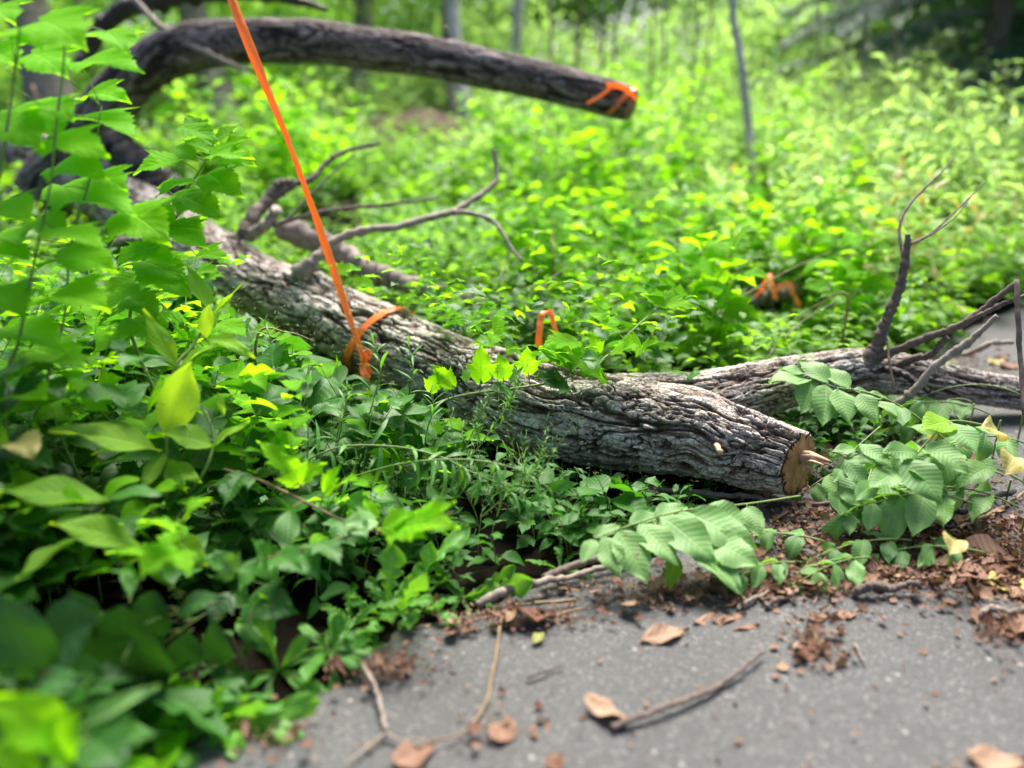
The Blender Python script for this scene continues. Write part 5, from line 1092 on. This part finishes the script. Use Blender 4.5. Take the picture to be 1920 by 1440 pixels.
for i, (x0, y0, x1, y1, d, r) in enumerate([(1312, -60, 1286, 250, 7, .012), (1345, -60, 1298, 270, 7.2, .012), (1158, -80, 1140, 260, 7.3, .016), (1226, -60, 1213, 240, 7.4, .014), (1246, -90, 1240, 250, 7.6, .012), (1090, -80, 1075, 180, 7.4, .02), (1540, -80, 1520, 280, 7.3, .014), (1680, -60, 1668, 300, 7.2, .01), (1020, -90, 1034, 120, 7.5, .018), (1020, 215, 1040, 305, 7.2, .007), (1130, -10, 1128, 130, 10, .02), (700, 300, 760, 240, 8, .008), (555, 60, 585, 190, 10, .012), (60, 160, 100, 320, 6, .02), (495, -10, 508, 180, 11, .02), (1460, 40, 1476, 260, 9, .012), (1085, 30, 1082, 250, 11, .016)]):
    a, b = W(x0, y0, d), W(x1, y1, d); b2 = np.array([b[0], b[1], float(ground_z(b[0], b[1]))]); t = Tubes(); t.add([a, (a + b) / 2 + np.array([.02, 0, 0]), b, b2], [r * .6, r * .8, r, r], 6, 24)
    tag(t.build('thin_stem', M['redstem'] if i % 2 else M['trunk']), 'thin bare stem standing in the thicket below the tree crowns', 'stem', SG2)
for i, (x0, y0, x1, y1, d) in enumerate([(1062, 502, 1008, 568, 3.0), (1195, 470, 1110, 600, 3.2), (1290, 560, 1215, 645, 2.95), (1400, 540, 1345, 610, 3.3), (1560, 470, 1360, 590, 3.1), (1650, 470, 1500, 520, 3.6), (960, 470, 935, 545, 3.1), (1035, 400, 1038, 500, 3.4), (1480, 610, 1590, 560, 2.9), (1565, 565, 1435, 680, 2.8), (590, 640, 480, 640, 2.3)]):
    a, b = W(x0, y0, d), W(x1, y1, d - .1); t = Tubes(); t.add([a, (a + b) / 2 + np.array([.0, .02, .02]), b, [b[0] - .02, b[1], 0]], [.0015, .003, .004, .004], 5, 20)
    tag(t.build('thin_stem', M['redstem'] if i % 3 else M['palewood']), 'thin bare stem slanting up out of the weeds close behind the log', 'stem', 'thin stems close behind the log')
# bushes and low crowns that close the view
def bush(name, label, cat, base_px, d, clumps, mat, seed, group, kind='ovate', ll=.11, n=900):
    rg = np.random.RandomState(seed); b = W(base_px, 300, d); b[2] = float(ground_z(b[0], b[1]))
    o = empty(name, tuple(float(q) for q in b), label, cat, group); L, T = Leaves(), Tubes()
    for (cx, cy, dd, rx, rz) in clumps:
        c = W(cx, cy, dd); T.add([b, (b + c) / 2 + rg.randn(3) * .08, c], [.02, .014, .005], 6, 12); leaf_cloud(L, rg, c, rx, rz, int(n * rx * rx), kind, ll)
    T.build('stem', M['redstem'], o); L.build('foliage', M[mat], o); return o
BG = 'leafy bushes closing the view behind the clearing'
rg = np.random.RandomState(99); k = 0
for px_ in range(-250, 2300, 130):
    for row, (d0, ytop) in enumerate(((9.5, 190), (11.5, 95), (14.0, 10))):
        d = d0 + rg.uniform(-.8, .8); x = px_ + rg.uniform(-60, 60)
        if x > 1540: continue
        if 560 < x < 1040 and row == 0: continue
        br = rg.rand() < (.3 if x < 800 else .7)
        cl = [(x + rg.uniform(-60, 60), ytop + rg.uniform(-45, 60), d, rg.uniform(.6, 1.0), rg.uniform(.45, .8)) for _ in range(3)]
        lab = ('mid green' if not br else ('pale' if x > 620 else 'bright yellow-green')) + ' leafy bush in the thicket at the back of the clearing'
        bush('bush', lab, 'bush', x, d, cl, ('pale' if x > 620 else 'bright') if br else 'canopy', 900 + k, ('pale ' if x > 620 else 'bright ') + BG if br else 'green ' + BG, ll=.12, n=620); k += 1
# dark evergreen
def evergreen():
    rg = np.random.RandomState(7); c = W(1835, 230, 9.3); b = np.array([c[0], c[1], float(ground_z(c[0], c[1]))])
    o = empty('evergreen_tree', tuple(float(q) for q in b), 'dark blue-green evergreen at the top right corner', 'tree', None)
    T, L = Tubes(), Leaves(); T.add([b, b + np.array([0, 0, 7.0])], [.16, .03], 10, 20)
    for i in range(190):
        h = rg.uniform(.35, 6.6); ln = (2.7 * (1 - h / 7.2) + .3) * rg.uniform(.7, 1.1); az = i * 2.4 + rg.uniform(-.3, .3)
        t = np.linspace(0, 1, 9); P = b + np.stack([np.cos(az) * ln * t, np.sin(az) * ln * t, h + .15 * t - .55 * ln * .5 * t ** 2], 1); T.add(P, np.linspace(.018, .004, 9), 5)
        m = int(240 * ln); q = rg.rand(m) ** .6; pos = np.stack([np.interp(q, t, P[:, c_]) for c_ in range(3)], 1) + rg.randn(m, 3) * np.array([.1, .1, .05]) * (1.3 - q)[:, None]
        sd_ = rg.choice([-1, 1], m); D = np.stack([np.cos(az + sd_ * .8), np.sin(az + sd_ * .8), rg.uniform(-.5, .1, m)], 1)
        L.add(leaf_tpl('linear', 0, .2, .5, 0, 0, 1), pos, D, UP + rg.randn(m, 3) * .3, rg.uniform(.1, .2, m), rg.rand(m))
    T.build('trunk', M['trunk'], o); L.build('foliage', M['evergreen'], o)
evergreen()
# the wood beyond reads as one mass
rg = np.random.RandomState(15); L = Leaves()
for k in range(230):
    x = rg.uniform(-20, 20) if k < 170 else rg.uniform(7, 20); y = rg.uniform(16, 23); leaf_cloud(L, rg, np.array([x, y, rg.uniform(1.2, 8.5)]), 1.9, 1.3, 330, 'ovate', .24)
tag(L.build('forest_foliage', M['canopy']), kind='stuff')

# ------------------------------------------------------------------ litter
def on_path(px_, py_, h=.0):
    p = G(px_, py_, .02); z = float(ground_z(p[0], p[1])) + .018 + h; return G(px_, py_, z)
rg = np.random.RandomState(61)
def twig(name, label, pts, r, mat, seed, subs=(), group='twigs on the path'):
    rg = np.random.RandomState(seed); P = np.array([on_path(a, b, r) for a, b in pts]); Q = catmull(P, 40); Q[:, 2] += np.abs(np.sin(np.linspace(0, 5, 40))) * r * 1.2
    Q += (rg.rand(40, 3) - .5) * r * .7; T = Tubes(); T.add(Q, r * np.linspace(1, .55, 40) * (1 + .3 * (rg.rand(40) - .5)), 7)
    for s in subs: T.add(np.array([on_path(a, b, r) for a, b in s]), [r * .7, r * .5, r * .3][:len(s)] if len(s) <= 3 else np.linspace(r * .7, r * .3, len(s)), 6, 16)
    return tag(T.build(name, mat), label, 'twig' if name == 'twig' else 'stick', group)
twig('stick', 'long weathered stick lying along the edge of the path', [(895, 1132), (960, 1112), (1033, 1093), (1110, 1075), (1195, 1052)], .0105, M['palewood'], 1)
twig('stick', 'dark stick behind the weathered one under the pale frond', [(1020, 1085), (1100, 1062), (1180, 1045), (1270, 1030)], .011, M['twig'], 2)
twig('twig', 'orange-brown straight twig just in front of the edge stick', [(955, 1173), (1025, 1158), (1098, 1143)], .0038, M['redstem'], 3)
twig('twig', 'long curved twig bending down across the path from the edge', [(1080, 1125), (1000, 1133), (955, 1142), (938, 1172), (934, 1207), (924, 1260), (910, 1322), (872, 1372), (823, 1392), (780, 1392)], .0036, M['redstem'], 4)
twig('twig', 'pale forked twig at the bottom left of the path', [(680, 1250), (700, 1285), (715, 1330), (722, 1375)], .005, M['palewood'], 5, [[(722, 1375), (690, 1400), (645, 1435)], [(722, 1375), (750, 1388), (790, 1400)]])
twig('twig', 'thick dark twig lying by the curled cream leaf', [(1145, 1365), (1220, 1342), (1300, 1312), (1375, 1270), (1430, 1226)], .0065, M['twig'], 6)
twig('twig', 'small dark twig in the middle of the path', [(988, 1272), (1025, 1260), (1058, 1248)], .003, M['twig'], 7)
twig('stick', 'short thick dark stick at the edge of the red litter', [(1602, 1110), (1640, 1108), (1680, 1106), (1722, 1102)], .011, M['twig'], 8)
twig('stick', 'short stick at the right edge beside a clump of brown litter', [(1838, 1152), (1880, 1150), (1935, 1148)], .009, M['palewood'], 9)
twig('twig', 'paler of two parallel twigs below the pale frond', [(1383, 1142), (1420, 1122), (1455, 1104)], .005, M['palewood'], 10)
twig('twig', 'right one of two parallel twigs below the pale frond', [(1437, 1137), (1465, 1125), (1492, 1115)], .0055, M['twig'], 11)
twig('twig', 'thin pink twig pointing at a red fragment', [(1602, 1208), (1612, 1228), (1622, 1248)], .003, M['palewood'], 12)
twig('stick', 'dark gnarled root in the litter behind the path', [(1690, 962), (1730, 968), (1775, 962), (1830, 950), (1900, 930)], .014, M['darkwood'], 13, [[(1730, 968), (1760, 985), (1800, 990)], [(1760, 962), (1740, 985), (1700, 1000)]])
twig('stick', 'tan forked stem lying over the litter at the right', [(1782, 1000), (1840, 975), (1900, 940), (1935, 915)], .006, M['redstem'], 14, [[(1800, 992), (1790, 975), (1775, 962)]])
twig('stick', 'long dark stick beneath the sawn end of the log', [(1150, 910), (1250, 925), (1380, 935), (1500, 945), (1600, 945), (1680, 940)], .009, M['twig'], 15)
twig('stick', 'pale bare stick in the dark under the log', [(1140, 908), (1180, 920), (1235, 932)], .008, M['palewood'], 16)
t, _ = branch(None, [(1785, 668, 3.0, .008), (1815, 662, 2.98, .010), (1845, 650, 2.96, .012), (1858, 644, 2.95, .010), (1900, 642, 2.95, .008)], None, None, 7, 24, seed=19); tag(t.build('stick', M['palewood']), 'broken stick lying on the far strip of path at the right', 'stick')
t, _ = branch(None, [(1906, 525, 2.25, .007), (1909, 600, 2.22, .007), (1914, 680, 2.2, .007), (1922, 780, 2.15, .007)], None, None, 7, 24, seed=20); tag(t.build('stick', M['twig']), 'upright bare stick at the right edge in front of the far path', 'stick')
for k, (pts, lab) in enumerate([([(1560, 985), (1620, 975), (1700, 990)], 'thin crooked twig on the litter left of the roots'), ([(1500, 1010), (1580, 1000), (1650, 1015)], 'thin dark twig between the pale frond and the roots'), ([(1800, 1060), (1850, 1040), (1920, 1050)], 'thin twig half buried in the brown litter at the right'), ([(1730, 1085), (1790, 1075), (1850, 1090)], 'bent twig at the front rim of the brown litter'), ([(1860, 1000), (1890, 985), (1930, 990)], 'short grey twig under the tan forked stem')]):
    twig('twig', lab, pts, .004, M['twig' if k % 2 else 'palewood'], 40 + k)
def dead(label, bx, by, tx, ty, kind='lance', v=.5, wide=1.3, mat='dead', h=.006, droop=-.8, tw=.5, seed=0, group='dead leaves on the path', name='dead_leaf'):
    L = Leaves(); b, t = on_path(bx, by, h), on_path(tx, ty, h); leaf2(L, kind, b, t, UP + np.array([.1, -.2, 0]), v, 2, .45, droop, .05, tw, seed, wide)
    return tag(L.build(name, M[mat]), label, 'leaf', group)
dead('curled cream and tan leaf by the thick dark twig', 1105, 1312, 1182, 1345, 'broad', .95, .7, h=.014, droop=-1.2, tw=.9)
dead('large curled pale leaf in the bottom right corner', 1815, 1412, 1930, 1420, 'lance', .9, 1.4, h=.014, droop=-1.3, tw=.4)
dead('long pink-tan leaf lying flat in the middle of the path', 1200, 1200, 1292, 1180, 'lance', .85, 1.1, h=.005, droop=.2, tw=.1)
dead('small yellow-green leaf on the path near the curved twig', 1002, 1202, 1020, 1186, 'broad', .0, .8, 'yellow', h=.004, droop=.3)
dead('orange leaf lowest beside the left forked twig', 745, 1425, 815, 1395, 'broad', .4, .9)
dead('brown crumpled leaf left of the curled cream one', 930, 1385, 960, 1345, 'broad', .35, 1)
dead('brown upright curled leaf at the middle bottom', 1000, 1380, 1030, 1345, 'lance', .3, 1.6, droop=-1.6)
dead('brown leaf at the bottom edge of the frame', 1030, 1438, 1055, 1415, 'broad', .15, 1)
dead('rust leaf with torn edge above the red clump', 1515, 1158, 1555, 1150, 'lance', .6, 1.4)
dead('tan leaf beneath the right parallel twig', 1570, 1155, 1610, 1145, 'lance', .7, 1.2)
dead('folded rust leaf at the left of the litter', 1335, 1160, 1425, 1172, 'lance', .4, 1.2, droop=-.9)
dead('pale peeling leaf under the folded rust leaf', 1300, 1165, 1400, 1148, 'lance', .8, .8)
dead('cream leaf at the right edge of the path', 1845, 1172, 1890, 1168, 'lance', .95, 1.2)
dead('green-cream leaf over the litter at the right edge', 1870, 1100, 1925, 1078, 'broad', .95, .9, 'yellow')
dead('tan leaf at the right edge of the litter', 1900, 1105, 1945, 1125, 'broad', .75, 1)
dead('yellow leaf lying on the far strip of path', 1855, 678, 1885, 672, 'lance', .9, 1.4, 'yellow')
dead('brown leaf on the far strip of path', 1880, 685, 1905, 680, 'broad', .3, 1)
for k, (a, b) in enumerate([(1325, 1296), (1500, 1318), (1380, 1385), (1548, 1360), (1450, 1270), (1700, 1302), (1760, 1295), (1850, 1345), (1690, 1190), (1683, 1168), (1740, 1220), (1420, 1232), (1790, 1205), (1470, 1400), (1625, 1140), (1235, 1250), (1310, 1290), (1130, 1300), (1085, 1340), (1120, 1385), (1208, 1320), (1390, 1405), (1645, 1285), (1560, 1275), (1120, 1240), (1070, 1260), (880, 1180), (905, 1195), (1180, 1395), (1310, 1420), (1520, 1430), (1245, 1400), (1015, 1320), (960, 1410), (700, 1400), (640, 1400), (590, 1380), (1900, 1230), (1870, 1290), (1600, 1240)][::2]):
    dead('small rust-brown leaf scrap on the bare asphalt', a, b, a + rg.uniform(6, 18) * rg.choice([-1, 1]), b + rg.uniform(-7, 7), ['lance', 'broad', 'ovate'][k % 3], rg.rand() * .8, 1.4, droop=rg.uniform(-1.4, .2), seed=k % 5, group='leaf scraps on the asphalt', h=.004)
# fine litter: nobody could count it
def litter():
    rg = np.random.RandomState(71); L = Leaves(); pts = []
    for n, (cx, cy, sx, sy) in ((200, (1535, 1205, 34, 20)), (70, (1560, 1150, 50, 15)), (1000, (1480, 1090, 130, 14)), (1900, (1700, 1050, 150, 32)), (1100, (1850, 1045, 80, 45)), (300, (1890, 1175, 35, 18)), (500, (1250, 1110, 110, 14)), (400, (960, 1155, 80, 12)), (260, (700, 1245, 60, 18)), (90, (500, 1370, 60, 25)), (50, (900, 1360, 50, 25)), (2600, (1680, 985, 160, 36)), (1600, (1640, 900, 140, 45)), (500, (1700, 800, 60, 20)), (40, (1200, 1280, 250, 90)), (50, (1600, 1300, 220, 90)), (250, (1830, 690, 60, 18))):
        a = cx + rg.randn(n) * sx; b = cy + rg.randn(n) * sy; pts += list(zip(a, b))
    P = np.array([on_path(a, min(b, 1500), rg.uniform(.0, .012)) for a, b in pts if b > 560]); n = len(P)
    D = rnd_dirs(rg, n, -.25, .35); N = UP + rg.randn(n, 3) * .4
    kinds = [leaf_tpl('lance', 0, .3, -1, .05, .4, 0), leaf_tpl('broad', 0, .3, -.8, .08, .3, 1), leaf_tpl('linear', 0, .2, -.6, .02, .3, 2)]
    sd_ = rg.randint(0, 3, n); sz = rg.gamma(2.6, .0036, n) + .003; big_ = rg.rand(n) < .05; sz[big_] *= 2.6; v = rg.rand(n) ** 1.3
    for q in range(3): L.add(kinds[q], P[sd_ == q], D[sd_ == q], N[sd_ == q], sz[sd_ == q], v[sd_ == q])
    tag(L.build('leaf_litter', M['dead']), kind='stuff')
litter()
